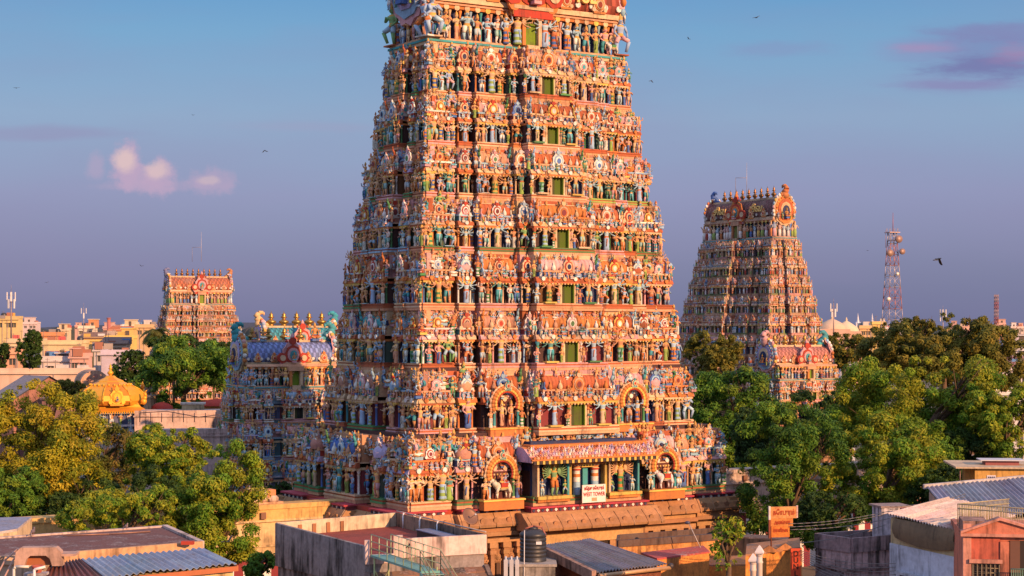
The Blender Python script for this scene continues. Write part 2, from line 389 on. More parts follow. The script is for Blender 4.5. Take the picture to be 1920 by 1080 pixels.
def figure(kind, r, lod=2):
    """a stucco figure one unit tall, feet at the origin, facing -y"""
    b = MB(); sk = jig(r, r.choice(SKIN)); cl = jig(r, r.choice(CLOTH)); c2 = jig(r, r.choice(CLOTH)); gold = jig(r, (.66, .38, .10) if r.random() < .7 else (.60, .20, .08))
    n = 6 if lod == 2 else 4
    if lod == 1:
        b.lathe([(.10, 0), (.11, .25), (.09, .48)], 5, cl); b.lathe([(.08, .48), (.12, .72), (.04, .78)], 5, sk)
        b.lathe([(.05, .78), (.065, .84), (.05, .89), (.06, .91), (.02, 1.0)], 5, np.array([sk, sk, gold, gold, gold]))
        b.tube((.12, 0, .73), (.19, -.05, .52), .03, .025, 4, sk); b.tube((-.12, 0, .73), (-.2, -.04, .9 if r.random() < .5 else .55), .03, .025, 4, sk)
        return b.arrays()
    hip = .47; lean = r.uniform(-.03, .03)
    if kind == 'seat':
        hip = .30
        b.box(-.17, .17, -.16, .13, 0, .13, c2); b.ellip((0, -.03, .2), (.2, .15, .09), cl, 8, 4)
        for sg in (-1, 1):
            b.tube((sg * .08, 0, .26), (sg * .22, -.12, .22), .075, .05, n, cl); b.tube((sg * .22, -.12, .22), (sg * .03, -.18, .16), .05, .035, n, sk)
    elif kind == 'dance':
        b.tube((.06, 0, hip), (.16, -.1, .3), .075, .055, n, cl); b.tube((.16, -.1, .3), (.1, -.02, .03), .05, .035, n, sk)
        b.tube((-.06, 0, hip), (-.2, -.1, .36), .075, .055, n, cl); b.tube((-.2, -.1, .36), (-.16, -.02, .1), .05, .035, n, sk)
        b.box(-.2, .18, -.1, .08, 0, .03, c2)
    else:
        if r.random() < .45:
            w = r.uniform(.08, .11); k = [cl, c2] * 4
            b.lathe([(w, 0), (w + .015, .06), (w, .14), (w + .012, .24), (w, .33), (.115, .42), (.10, .5)], 8, np.array([k[i] for i in range(7)]) if r.random() < .5 else cl, (0, 0, 0), 1, .75)
        else:
            for sg in (-1, 1):
                kx = sg * .085 + lean
                b.tube((sg * .06, 0, hip), (kx, -.03, .25), .078, .055, n, cl); b.tube((kx, -.03, .25), (sg * .085, 0, .03), .05, .034, n, cl if r.random() < .3 else sk)
                b.ellip((sg * .085, -.04, .02), (.035, .06, .025), sk, 5, 3)
        b.tube((.02, -.09, .46), (.05, -.08, .16), .025, .018, 4, c2)          # hanging sash
    T = np.array(((0, 0, hip), ))[0]
    b.lathe([(.105, 0), (.11, .03), (.085, .10), (.10, .18), (.125, .26), (.085, .31), (.04, .325), (.038, .36)], 8, np.array([c2, gold, sk, sk, gold, sk, sk, sk]), (0, 0, hip), 1.0, .66)
    hz = hip + .405
    b.ellip((0, -.012, hz), (.058, .062, .066), sk, 8, 5); b.box(-.012, .012, -.085, -.06, hz - .015, hz + .012, sk)
    b.lathe([(.064, 0), (.07, .025), (.05, .05), (.055, .08), (.034, .11), (.012, .165)], 7, gold, (0, .0, hz + .03))
    for sg in (-1, 1): b.ellip((sg * .06, 0, hz), (.016, .02, .03), gold, 5, 3)
    sh = hip + .285
    if kind in ('many', 'fan'):
        m = 4 if kind == 'many' else 8
        for sg in (-1, 1):
            for k in range(m):
                a = rad(-48 + k * (115 / (m - 1))); el = (sg * (.12 + .13 * math.cos(a)), -.02, sh + .13 * math.sin(a) - .02)
                R_ = .33 if kind == 'fan' else .27; hd = (sg * (.12 + R_ * math.cos(a + .15)), -.05, sh + R_ * math.sin(a + .15))
                b.tube((sg * .12, 0, sh), el, .034, .028, 4, sk); b.tube(el, hd, .027, .02, 4, sk); b.ellip(hd, .03, sk, 5, 3)
                if k % 2: b.tube((hd[0], hd[1] - .01, hd[2] - .05), (hd[0] + sg * .03, hd[1], hd[2] + .1), .014, .008, 4, gold)
        if kind == 'fan':
            b.disc(0, .10, sh + .08, .36, .05, c2, 22, .12); b.disc(0, .06, sh + .08, .29, .02, jig(r, r.choice([ORANGE, RED, YELL])), 22, .1)
    else:
        for sg in (-1, 1):
            q = r.random()
            if q < .4: el, hd = (sg * .19, -.01, sh - .16), (sg * .14, -.12, sh - .27)
            elif q < .7: el, hd = (sg * .2, -.05, sh - .13), (sg * .05, -.14, sh - .06)
            else: el, hd = (sg * .23, -.03, sh + .02), (sg * .2, -.08, sh + .17)
            b.tube((sg * .12, 0, sh), el, .04, .032, n - 1, sk); b.tube(el, hd, .031, .022, n - 1, sk); b.ellip(hd, (.026, .03, .033), sk, 5, 3)
    return b.arrays()


def beast(r, col, rider=True):
    """a striding bull or horse in profile with crowned riders, one unit tall, facing -x"""
    b = MB(); c = jig(r, col, .05); cl = r.choice([RED, SKYB, GREEN])
    b.ellip((0, 0, .45), (.30, .13, .14), c, 10, 6); b.ellip((-.2, 0, .47), (.15, .13, .16), c, 8, 5); b.ellip((.2, 0, .47), (.14, .13, .15), c, 8, 5)
    for x, dx, sg in ((-.22, -.12, -1), (-.2, .06, 1), (.22, .1, -1), (.24, -.08, 1)):
        b.tube((x, sg * .07, .42), (x + dx * .6, sg * .07, .22), .065, .042, 6, c); b.tube((x + dx * .6, sg * .07, .22), (x + dx * .3, sg * .07, .04), .038, .028, 6, c); b.ellip((x + dx * .3 - .015, sg * .07, .02), (.045, .04, .03), (.1, .07, .05), 6, 3)
    b.tube((-.28, 0, .5), (-.38, 0, .66), .12, .085, 8, c); b.ellip((-.42, 0, .69), (.10, .065, .075), c, 8, 5); b.ellip((-.5, 0, .655), (.05, .045, .05), c, 7, 4)
    for sg in (-1, 1): b.tube((-.38, sg * .05, .74), (-.37, sg * .1, .84), .02, .006, 5, YELL); b.ellip((-.36, sg * .09, .7), (.02, .05, .025), c, 5, 3)
    b.tube((.33, 0, .5), (.4, 0, .22), .022, .03, 5, c)
    b.box(-.13, .15, -.15, .15, .42, .6, cl); b.box(-.15, .17, -.152, .152, .40, .43, YELL)
    A = b.arrays()
    if rider:
        for dx in (-.06, .1): b.paste(figure('seat', r), trans(dx, -.04, .52, .5))
        A = b.arrays()
    return A


FR = random.Random(5)
FIG = {k: [figure(k, FR) for _ in range(n)] for k, n in (('stand', 26), ('dance', 8), ('seat', 10), ('many', 8), ('fan', 4))}
LOWFIG = [figure('stand', FR, 1) for _ in range(14)]
_MESH = {}


def shared_mesh(key, A, mat):
    if key not in _MESH:
        b = MB(); b.paste(A); me = b.mesh('statue'); me.materials.append(M[mat]); _MESH[key] = me
    return _MESH[key]


def kapota(b, x0, x1, y, z, h, e, c, rib=None):
    """rolled cornice whose top leans back; front face at y-e"""
    cc = [c, jig(RNG, c), c, jig(RNG, c), c, c, c]
    b.prism([(y + .25, z), (y - e, z), (y - e, z + .22 * h), (y - .75 * e, z + .55 * h), (y - .35 * e, z + .82 * h), (y, z + h), (y + .25, z + h)][::-1], x0 - e, x1 + e, cc)


def nasi(b, x, y, z, r, cs, crest=True, d=.09):
    """horseshoe gable ornament: scalloped rings, dark heart and a crest"""
    a, c2, c3 = cs; r *= RNG.uniform(.85, 1.18) if r < 1 else 1
    b.disc(x, y, z, r, d, jig(RNG, a), 18, .10, 1.12); b.disc(x, y - d, z - r * .04, r * .76, d * .5, jig(RNG, c2), 16, .07, 1.12)
    b.disc(x, y - d * 1.5, z - r * .06, r * .55, d * .4, jig(RNG, a), 14, .0, 1.12); b.disc(x, y - d * 1.9, z - r * .08, r * .34, d * .3, jig(RNG, c3), 10, 0, 1.2)
    b.box(x - r * .95, x + r * .95, y - d * 1.3, y + .02, z - r * 1.28, z - r * .98, jig(RNG, c2))
    for sg in (-1, 1): b.disc(x + sg * r * .92, y - .01, z - r * .75, r * .3, d * 1.4, jig(RNG, a), 9)
    if crest:
        b.disc(x, y - .03, z + r * 1.15, r * .34, d * 1.3, jig(RNG, c2), 9); b.lathe([(r * .16, 0), (r * .22, r * .12), (r * .02, r * .5)], 5, a, (x, y - .08, z + r * 1.38))
        for sg in (-1, 1): b.lathe([(r * .1, 0), (r * .13, r * .12), (.01, r * .32)], 4, c2, (x + sg * r * .55, y - .06, z + r * 1.0))


def bud(b, x, y, z, h, c): b.lathe([(h * .22, 0), (h * .30, h * .2), (h * .26, h * .42), (h * .08, h * .72), (h * .10, h * .8), (.005, h)], 6, c, (x, y, z))


def kalasam(b, x, y, z, h, c, wx=1.0):
    b.lathe([(h * .16, 0), (h * .10, h * .12), (h * .20, h * .20), (h * .22, h * .30), (h * .10, h * .42), (h * .06, h * .5), (h * .15, h * .57), (h * .06, h * .66), (h * .10, h * .74), (h * .03, h * .84), (.005, h)], 8, c, (x, y, z), wx, wx)


def colonnade(b, x0, x1, y, z, h, r, dep):
    """little panelled gallery under a roof: stripes of posts before a coloured wall"""
    b.box(x0 + .04, x1 - .04, y, y + dep, z, z + h, jig(r, r.choice([RED, TERRA, TEAL, MAROON, BLUE, (.22, .08, .04)] if not getattr(r, 'cool', 0) else [BLUE, TEAL, (.3, .2, .3), NAVY]))); n = max(2, int((x1 - x0) / .36)); c = jig(r, r.choice([CREAM, WHITE, SKYB, PEACH, ORANGE, PINK, PEACH] if not getattr(r, 'cool', 0) else [WHITE, SKYB, PINK]))
    for k in range(n + 1):
        x = x0 + .07 + (x1 - x0 - .14) * k / n; b.box(x - .055, x + .055, y - .06, y + .01, z, z + h, c)
    b.box(x0 - .05, x1 + .05, y - .11, y + dep, z + h, z + h + .13, jig(r, r.choice([CREAM, PEACH, WHITE, SKYB, ORANGE] if not getattr(r, 'cool', 0) else [WHITE, SKYB, LAV]))); b.box(x0 - .03, x1 + .03, y - .09, y + dep, z - .1, z, jig(r, r.choice([PEACH, LAV, CREAM])))


def roof_barrel(b, x0, x1, y, z, Rr, h, c, c2, n=9):
    """wagon vault along x with bulging flanks, striped like overlapping tiles"""
    pr = []
    for k in range(n + 1):
        a = rad(-28 + 236 * k / n); pr.append((y - Rr * math.cos(a) * (1.0 if math.sin(a) > 0 else 1.0), z + h * (.30 + .64 * math.sin(a))))
    pr = pr[::-1]
    ns = max(2, int((x1 - x0) / .33)); xs = np.linspace(x0, x1, ns + 1)
    for i in range(ns):
        b.prism(pr, xs[i], xs[i + 1] + .002, jig(RNG, c if i % 2 else c2, .06), True)


class Tower:
    def __init__(s, name, label, loc, rz, seed, low=False, left=True, right=False, cool=False):
        s.root = empty(name, label, 'temple tower', loc, rz); s.r = random.Random(seed); s.low = low; s.figs = []; s.cool = cool; s.r.cool = cool; s.mat = 'dusty' if low else 'paint'; s.left = left; s.right = right

    def fig(s, Mx, x, y, z, h, kind='stand', parent=None):
        r = s.r
        A = (('low', k := r.randrange(len(LOWFIG))), LOWFIG[k]) if s.low else (((kind, k := r.randrange(len(FIG[kind])))), FIG[kind][k])
        wx = r.choice((1.0, 1.12, 1.25))
        s.figs.append((Mx @ trans(x, y, z, h, r.uniform(-.25, .25), r.choice((-1, 1))) @ np.diag((wx, wx, 1, 1)), A, h, parent))

    def finish_figs(s):
        f = sorted(s.figs, key=lambda q: -q[2]); one, rest = f[:96], f[96:]
        for Mx, (key, A), h, par in one:
            o = bpy.data.objects.new('statue', shared_mesh(key, A, s.mat)); COL.objects.link(o); o.parent = par; o.matrix_local = Matrix(Mx.tolist())
        if rest:
            b = MB()
            for Mx, (key, A), h, par in rest: b.paste(A, Mx)
            o = b.build('statue_crowd', s.mat, s.root); o['kind'] = 'stuff'

    def storey(s, z0, h, Lw, Dp, step, bays_f, bays_s, cw, first=False, top=False):
        r = s.r; b = MB(); S = h / 4.5; lc = r.choice([GREEN, (.10, .20, .08), ORANGE, PEACH, TERRA, LIME, PEACH]); kc = r.choice([PEACH, TERRA, ORANGE, PINK, PEACH])
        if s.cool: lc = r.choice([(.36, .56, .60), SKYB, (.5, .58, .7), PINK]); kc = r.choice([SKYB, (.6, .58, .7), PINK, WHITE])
        zw = z0 + .13 * h; zc = z0 + .50 * h; zh = z0 + .60 * h
        # bodies
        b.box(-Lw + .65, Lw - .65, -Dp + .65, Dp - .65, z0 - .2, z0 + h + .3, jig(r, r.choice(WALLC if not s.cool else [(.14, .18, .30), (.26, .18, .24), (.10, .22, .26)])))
        for e, za, zb, c in ((.06, 0, .05, PEACH), (.16, .05, .075, lc), (-.02, .075, .10, r.choice([CREAM, TERRA, LAV])), (.13, .10, .13, lc)):
            b.box(-Lw - e + .5, Lw + e - .5, -Dp - e + .5, Dp + e - .5, z0 + za * h, z0 + zb * h, jig(r, c))
        b.box(-Lw + .5, Lw - .5, -Dp + .5, Dp - .5, zc - .02 * h, zc + .03 * h, jig(r, CREAM)); b.box(-Lw + .45, Lw - .45, -Dp + .45, Dp - .45, zh - .06, zh + .1, jig(r, kc))
        # back wall of upper row, painted bands
        b.box(-Lw + .6, Lw - .6, -Dp + .6, Dp - .6, zh + .1, z0 + h + .02, jig(r, r.choice([PEACH, TERRA, PINK, CREAM, LAV] if not s.cool else [SKYB, LAV, PINK])))
        b.box(-Lw + .5, Lw - .5, -Dp + .5, Dp - .5, zh + .20 * h, zh + .26 * h, jig(r, r.choice([PEACH, CREAM, TERRA])))
        b.box(-Lw + .42, Lw - .42, -Dp + .42, Dp - .42, zh + .30 * h, zh + .335 * h, jig(r, r.choice([PEACH, LAV, CREAM])))
        faces = [(0, Lw, Dp, bays_f, True)]
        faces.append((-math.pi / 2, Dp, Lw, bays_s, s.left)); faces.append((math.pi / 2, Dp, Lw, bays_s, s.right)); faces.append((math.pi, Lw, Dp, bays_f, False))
        subs = []
        sparse = []
        for ang, half, dist, bays, rich in faces:
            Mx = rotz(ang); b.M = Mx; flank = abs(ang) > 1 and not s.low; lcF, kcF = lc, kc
            if flank: lcF = r.choice([GREEN, TEAL, SKYB, lc]); kcF = r.choice([LAV, SKYB, kc, PINK])  # cooler side-face paints: part real scheme, part shade tint put into the colour
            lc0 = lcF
            for t, sx, w, p in bays:
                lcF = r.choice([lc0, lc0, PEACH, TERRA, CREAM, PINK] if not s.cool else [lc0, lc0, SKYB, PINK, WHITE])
                x = sx * half; w = w * half if w < 1 else w; y = -(dist + p); x0, x1 = x - w, x + w
                y = y - .001
                # ledge mouldings and recess of this bay
                if p > 0 or rich:
                    b.box(x0 - .05, x1 + .05, y - .08, y + p + .7, z0 + .004, z0 + .05 * h, jig(r, PEACH)); b.box(x0 - .08, x1 + .08, y - .13, y + p + .7, z0 + .05 * h, z0 + .08 * h, jig(r, lcF))
                    b.box(x0 - .02, x1 + .02, y - .04, y + p + .7, z0 + .08 * h, z0 + .105 * h, jig(r, TERRA)); b.box(x0 - .05, x1 + .05, y - .10, y + p + .7, z0 + .105 * h, zw, jig(r, lcF))
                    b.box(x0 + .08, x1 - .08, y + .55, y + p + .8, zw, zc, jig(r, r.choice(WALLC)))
                if rich and t in 'KPS':
                    nP = (max(2, int(round(2 * w / (.85 * S ** .8))) + 1) if t != 'S' else 4 + 2 * (w > 2.6)) if t != 'P' else 2
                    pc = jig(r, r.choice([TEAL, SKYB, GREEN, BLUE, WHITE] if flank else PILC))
                    for k in range(nP):
                        px = x0 + .12 + (2 * w - .24) * k / (nP - 1)
                        b.lathe([(.10 * S, 0), (.085 * S, .05), (.08 * S, .72 * (zc - zw)), (.12 * S, .76 * (zc - zw)), (.07 * S, .82 * (zc - zw)), (.15 * S, .92 * (zc - zw)), (.15 * S, zc - zw)], 6, np.array([pc, pc, pc, CREAM, pc, r.choice(PILC), pc]), (px, y + .32, zw))
                    for k in range(nP - 1):
                        fx = x0 + .12 + (2 * w - .24) * (k + .5) / (nP - 1)
                        s.fig(Mx, fx, y + r.uniform(-.12, .12), zw, h * (r.uniform(.30, .47) if t != 'S' else (r.uniform(.46, .52) if 2 * k == nP - 2 else r.uniform(.30, .38))), 'many' if t == 'S' and 2 * k == nP - 2 else r.choice(('stand', 'stand', 'stand', 'stand', 'dance', 'many')), 'S')
                    if t in 'KS' and r.random() < .8:
                        for sg in (-1, 1): s.fig(Mx, x + sg * (w - .05), y - .02, zw, h * r.uniform(.34, .40), 'stand', 'S')
                # cornice
                if t == 'X': continue
                if p > 0 or rich:
                    b.box(x0, x1, y - .05, y + p + .7, zc - .015 * h, zc + .02 * h, jig(r, r.choice([TERRA, YELL, CREAM, ORANGE])))
                    kapota(b, x0 + .05, x1 - .05, y + .05, zc + .02 * h, .075 * h, .15 * S, jig(r, r.choice([kcF, kcF, CREAM, TERRA]))); b.box(x0 + .1, x1 - .1, y, y + p + .6, zc + .08 * h, zh, jig(r, CREAM))
                    if rich:
                        nd = int(2 * w / .3)
                        for k in range(nd):
                            xx = x0 + .1 + (2 * w - .2) * (k + .5) / nd; b.box(xx - .06, xx + .06, y - .13, y, zc - .035 * h, zc - .012 * h, (YELL if k % 2 else CREAM) if not s.cool else (WHITE if k % 2 else PINK))
                        for k in range(max(1, int(2 * w / .9))):
                            xx = x0 + 2 * w * (k + .5) / max(1, int(2 * w / .9)); b.disc(xx, y - .10 * S, zc + .065 * h, .17 * S, .12, jig(r, r.choice([CREAM, ORANGE, WHITE])), 8)
                if rich:
                    b.box(x0 + .15, x1 - .15, y + .62, y + p + .9, zh - .05, z0 + h - .01, jig(r, r.choice([PEACH, TERRA, PINK, CREAM, (.45, .22, .16)] if not s.cool else [SKYB, LAV, PINK])))
                    if not s.low:
                        for k in range(int(2 * w / .42)): s.fig(Mx, x0 + .1 + (2 * w - .2) * (k + .5) / int(2 * w / .42), y - .08 * S, zc + .07 * h, h * r.uniform(.11, .17), 'seat' if r.random() < .5 else 'stand', 'S')
                        for k in range(int(2 * w / .5)): xx = x0 + .2 + (2 * w - .4) * r.random(); s.fig(Mx, xx, y + .42, z0 + h * r.uniform(.80, .88), h * r.uniform(.14, .2), r.choice(('seat', 'dance', 'stand')), 'S')
                if not (rich or t in 'KSA'): continue
                # shrine row above the cornice
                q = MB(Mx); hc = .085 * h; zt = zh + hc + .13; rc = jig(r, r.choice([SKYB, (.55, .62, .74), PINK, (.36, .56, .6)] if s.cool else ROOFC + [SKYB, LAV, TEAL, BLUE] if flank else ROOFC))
                if t == 'K':
                    ww = w * .86; colonnade(q, x - ww, x + ww, y + .12, zh, hc, r, min(1.5, 2 * ww)); Rk = ww * .98
                    q.lathe([(Rk * .92, 0), (Rk * 1.02, .06 * h), (Rk * .98, .11 * h), (Rk * .72, .17 * h), (Rk * .3, .205 * h), (Rk * .2, .215 * h), (Rk * .24, .235 * h), (.02, .30 * h)], 10, np.array([rc, rc, jig(r, rc), rc, CREAM, YELL, CREAM, CREAM]), (x, y + .12 + ww * .95, zt), 1, 1, .3)
                    nasi(q, x, y + .16, zt + .09 * h, .075 * h, r.choice(NASI), False)
                    subs.append(('corner_shrine', q))
                    for sg in (-1, 1): rich and s.fig(Mx, x + sg * w * 1.0, y + .1, zh, h * r.uniform(.26, .32), 'seat' if r.random() < .5 else 'stand', 'S')
                elif t in 'SCA':
                    ww = w * .88; Rr = .115 * h; colonnade(q, x - ww, x + ww, y + .14, zh, hc, r, 1.0 + p * .5)
                    roof_barrel(q, x - ww * .92, x + ww * .92, y + .16 + Rr, zt - .02, Rr, .235 * h, rc, jig(r, rc, .2))
                    q.box(x - ww * .8, x + ww * .8, y + .05 + Rr, y + .3 + Rr, zt + .2 * h, zt + .225 * h, jig(r, CREAM))
                    cs = r.choice(NASI); nasi(q, x, y + .12, zt + .08 * h, (.12 if t == 'C' else .105) * h, cs)
                    for sg in (-1, 1):
                        q.M = Mx @ trans(x + sg * ww * .93, y + .16 + Rr, 0, 1, sg * math.pi / 2); nasi(q, 0, 0, zt + .09 * h, .125 * h, r.choice(NASI), True); q.M = Mx
                        bud(q, x + sg * ww * .52, y + .10, zt, .15 * h, jig(r, r.choice([WHITE, CREAM, PEACH])))
                        if t == 'C': bud(q, x + sg * ww * .8, y + .10, zt, .13 * h, jig(r, r.choice([WHITE, ORANGE])))
                        # horned end ornament
                        ex = x + sg * ww * .98; q.path([(ex, y + .2, zt + .12 * h), (ex + sg * .12, y + .1, zt + .2 * h), (ex + sg * .05, y - .02, zt + .28 * h), (ex + sg * .16, y - .05, zt + .33 * h)], [.13 * S, .11 * S, .08 * S, .02], 6, jig(r, r.choice([TEAL, ORANGE, TERRA, SKYB, GREEN])))
                    for k in (-1, 0, 1): bud(q, x + k * ww * .5, y + .17 + Rr, zt + .22 * h, .1 * h, jig(r, (.5, .3, .1)))
                    subs.append(('barrel_shrine', q))
                    if t == 'A' and rich: s.arch(b, Mx, x, y, z0, zw, zh, h, w, subs, first)
                    if rich:
                        for sg in (-1, 1): s.fig(Mx, x + sg * ww * .3, y + .02, zh + .01, h * r.uniform(.19, .24), 'seat', 'S'); s.fig(Mx, x + sg * (w + .1), y + .25, zh, h * r.uniform(.26, .33), 'stand', 'S')
                else:
                    ww = w * .9; colonnade(q, x - ww, x + ww, y + .12, zh, hc, r, .8)
                    q.lathe([(ww * .9, 0), (ww * 1.0, .07 * h), (ww * .8, .13 * h), (ww * .25, .19 * h), (.02, .27 * h)], 8, rc, (x, y + .45, zt))
                    nasi(q, x, y + .14, zt + .085 * h, min(.11 * h, ww * 1.25), r.choice(NASI)); sparse.append(q)
            # figures in the recesses between bays
            if rich:
                n = max(3, int(half * 2 / 1.25))
                for k in range(n):
                    xx = -half + 2 * half * (k + .5) / n
                    if any(abs(xx - sx * half) < (w * half if w < 1 else w) * .8 for _, sx, w, _ in bays): continue
                    s.fig(Mx, xx, -(dist - .2), zw, h * r.uniform(.34, .41), 'stand', 'S')
                n = max(3, int(half * 2 / (.52 * min(1, S) ** .8)))
                for k in range(n):
                    xx = -half + 2 * half * (k + r.uniform(.2, .8)) / n; pr = max([q[3] for q in bays if abs(xx - q[1] * half) < (q[2] * half if q[2] < 1 else q[2])] + [0])
                    s.fig(Mx, xx, -(dist - .36 + pr * .25), zh + r.uniform(.09, .17) * h, h * r.uniform(.22, .38), r.choice(('seat', 'stand', 'dance', 'many', 'dance', 'seat')), 'S')
                    if k % 2: b.disc(xx + .3, -(dist - .5), zh + r.uniform(.22, .3) * h, h * .05, .2, jig(r, r.choice([CREAM, PEACH, SKYB, ORANGE, PINK, TEAL])), 9, .15)
                    if k % 3 == 0 and not s.low: xq = xx + r.uniform(-.3, .3); zq = zh + r.uniform(.1, .24) * h; b.path([(xq, -(dist - .3), zq), (xq + .15 * S, -(dist - .12), zq + .25 * S), (xq + .02, -(dist - .05), zq + .5 * S), (xq - .16 * S, -(dist - .1), zq + .42 * S)], [.13 * S, .1 * S, .07 * S, .02], 5, jig(r, r.choice([CREAM, TEAL, ORANGE, SKYB, TERRA, GREEN])))
                # upper band: dentils and bosses under the next ledge
                n = int(half * 2 / .5)
                for k in range(n):
                    xx = -half + .5 + (2 * half - 1) * (k + .5) / n; b.box(xx - .1, xx + .1, -(dist - .36), -(dist - .5), zh + .27 * h, zh + .30 * h, CREAM if k % 2 else r.choice([YELL, PINK, SKYB, TERRA]))
        b.M = np.eye(4)
        for q in sparse: b.paste(q.arrays())
        # the door bay
        if cw:
            for ang, half, dist, bays, rich in faces[:1]:
                Mx = rotz(ang); x0, x1 = -cw, cw; p = [q for q in bays if q[0] == 'C'][0][3]; y = -(dist + p); dw = .60 * S + .14; dh = zc - zw - .12
                q = MB(Mx)
                q.box(-dw, -dw + .14, y + .1, y + 1.1, zw, zw + dh, jig(r, CREAM)); q.box(dw - .14, dw, y + .1, y + 1.1, zw, zw + dh, jig(r, CREAM)); q.box(-dw - .05, dw + .05, y + .02, y + 1.1, zw + dh, zc - .02, jig(r, ORANGE))
                g = (.17, .29, .03) if not s.cool else (.03, .06, .05); q.box(-dw + .14, dw - .14, y + .42, y + 1.2, zw, zw + dh, tuple(v * .45 for v in g)); q.box(-dw + .14, -dw + .14 + .6 * dw, y + .40, y + .6, zw, zw + dh, (.05, .07, .02)); q.box(dw - .2, dw - .14, y + .12, y + .42, zw, zw + dh, g); q.box(-dw + .14, dw - .14, y + .1, y + 1, zw - .03, zw + .02, (.4, .12, .05))  # green jamb; inner shade painted as a darker back panel and left strip
                for sg in (-1, 1):
                    for xx in (dw + .12, cw - .14):
                        pc = jig(r, r.choice(PILC)); q.lathe([(.13, 0), (.10, .1), (.10, dh * .7), (.16, dh * .76), (.09, dh * .84), (.18, dh * .95), (.18, dh + .1)], 7, np.array([pc, CREAM, pc, r.choice(PILC), pc, pc, pc]), (sg * xx, y + .12, zw))
                    q.box(sg * (dw + cw) / 2 - .55 * S, sg * (dw + cw) / 2 + .55 * S, y - .35, y + .3, zw, zw + .12, jig(r, r.choice([YELL, CREAM, GREEN])))
                    q.box(*sorted((sg * (dw + .1), sg * (cw - .05))), y + .45, y + 1, zw, zc, jig(r, r.choice(WALLC)))
                    s.fig(Mx, sg * (dw + cw) / 2, y + .02, zw + .12, h * .41, 'many', 'S')
                    for xx in (dw + .28, cw + .05): s.fig(Mx, sg * xx, y - .04, zw, h * .25, 'stand', 'S')
                subs.append(('doorway', q))
        o = b.build('storey', s.mat, s.root)
        for nm, q in subs: q.build(nm, s.mat, o)
        for i, f in enumerate(s.figs):
            if f[3] == 'S': s.figs[i] = (f[0], f[1], f[2], o)
        return o

    def arch(s, b, Mx, x, y, z0, zw, zh, h, w, subs, bull):
        """horseshoe arched niche with a rider on a bull, or a standing couple, before the bay"""
        r = s.r; q = MB(Mx); a = .98; yf = y - .5; zs = zw + .36 * h; b.M = Mx
        b.box(x - w * .95, x + w * .95, yf - .35, y + .1, z0 - .1 * bull, zw + .02, jig(r, ORANGE)); b.box(x - w, x + w, yf - .45, y + .1, zw - .12, zw, jig(r, YELL)); b.box(x - a, x + a, y - .12, y + .2, zw, zs + .7, (.10, .03, .03))
        for sg in (-1, 1):
            pc = r.choice([TEAL, SKYB, GREEN]); q.lathe([(.16, 0), (.12, .15), (.11, 1.1), (.17, 1.2), (.10, 1.3), (.2, 1.5), (.2, zs - zw)], 8, np.array([CREAM, pc, pc, CREAM, pc, CREAM, CREAM]), (x + sg * (a + .08), yf + .1, zw))
            s.fig(Mx, x + sg * (a + .42), yf + .05, zw, h * .3, 'stand', 'S')
            s.fig(Mx, x + sg * (a + .45), yf + .3, zw + .31 * h, h * .22, 'dance', 'S')
        for rr, t, c, d in ((a + .26, .17, ORANGE, 0), (a + .06, .11, YELL, -.08), (a - .08, .08, RED, -.04), (a + .42, .09, CREAM, .06)):
            pts = [(x + rr * math.cos(v), yf + d, zs + rr * 1.05 * math.sin(v)) for v in [rad(-22 + 224 * k / 18) for k in range(19)]]; q.path(pts, t, 6, jig(r, c))
        for k in range(11):
            v = rad(-5 + 190 * k / 10); q.ellip((x + (a + .48) * math.cos(v), yf + .1, zs + (a + .5) * 1.05 * math.sin(v)), (.12, .12, .16), jig(r, r.choice([ORANGE, CREAM, TERRA])), 6, 4)
        nasi(q, x, yf - .1, zs + a * 1.45, .28, (CREAM, TEAL, RED), True)
        subs.append(('arched_niche', q))
        if bull: s.figs.append((Mx @ trans(x, yf - .1, zw, 2.05, 0, 1), (('rider', x > 0), RIDER[x > 0]), 9, 'S'))
        else:
            for sg in (-1, 1): s.fig(Mx, x + sg * .42, yf + .05, zw + .15, h * .37, 'stand', 'S')

    def griva(s, z, h, Lw, Dp, Rr, roofc, horns=(BLUE, BLUE), text=None, big=True, ys=1.0):
        """neck with its row of figures, then the wagon roof with gables, finials and horned heads"""
        r = s.r; b = MB(); s.gz = z
        b.box(-Lw + .9, Lw - .9, -Dp + .7, Dp - .7, z - .2, z + h + .2, jig(r, NAVY))
        for e, za, zb, c in ((.1, 0, .08, CREAM), (.2, .08, .13, TEAL), (.08, .13, .18, PEACH)): b.box(-Lw - e, Lw + e, -Dp - e, Dp + e, z + za * h, z + zb * h, jig(r, c))
        b.box(-Lw + .2, Lw - .2, -Dp + .15, Dp - .15, z + h * .92, z + h * 1.0, jig(r, ORANGE)); zf = z + .18 * h
        kapota(b, -Lw + .3, Lw - .3, -Dp + .3, z + h, .28, .3, PEACH)
        for ang, half, dist, on in ((0, Lw, Dp, True), (-math.pi / 2, Dp, Lw, s.left), (math.pi / 2, Dp, Lw, s.right)):
            if not on: continue
            Mx = rotz(ang); b.M = Mx; n = max(3, int(2 * half / (.95 * h / 3.2)))
            for k in range(n):
                xx = -half + .3 + (2 * half - .6) * (k + .5) / n; s.fig(Mx, xx, -(dist - .18), zf, h * r.uniform(.62, .74), 'stand', 'S')
                pc = jig(r, r.choice(PILC)); b.lathe([(.13, 0), (.1, .1), (.1, h * .6), (.18, h * .7), (.18, h * .76)], 6, pc, (xx + half / n, -(dist - .5), zf))
                b.disc(xx, -(dist - .2), z + h * .95, .24 * h / 3.2, .12, jig(r, r.choice([CREAM, YELL])), 8)
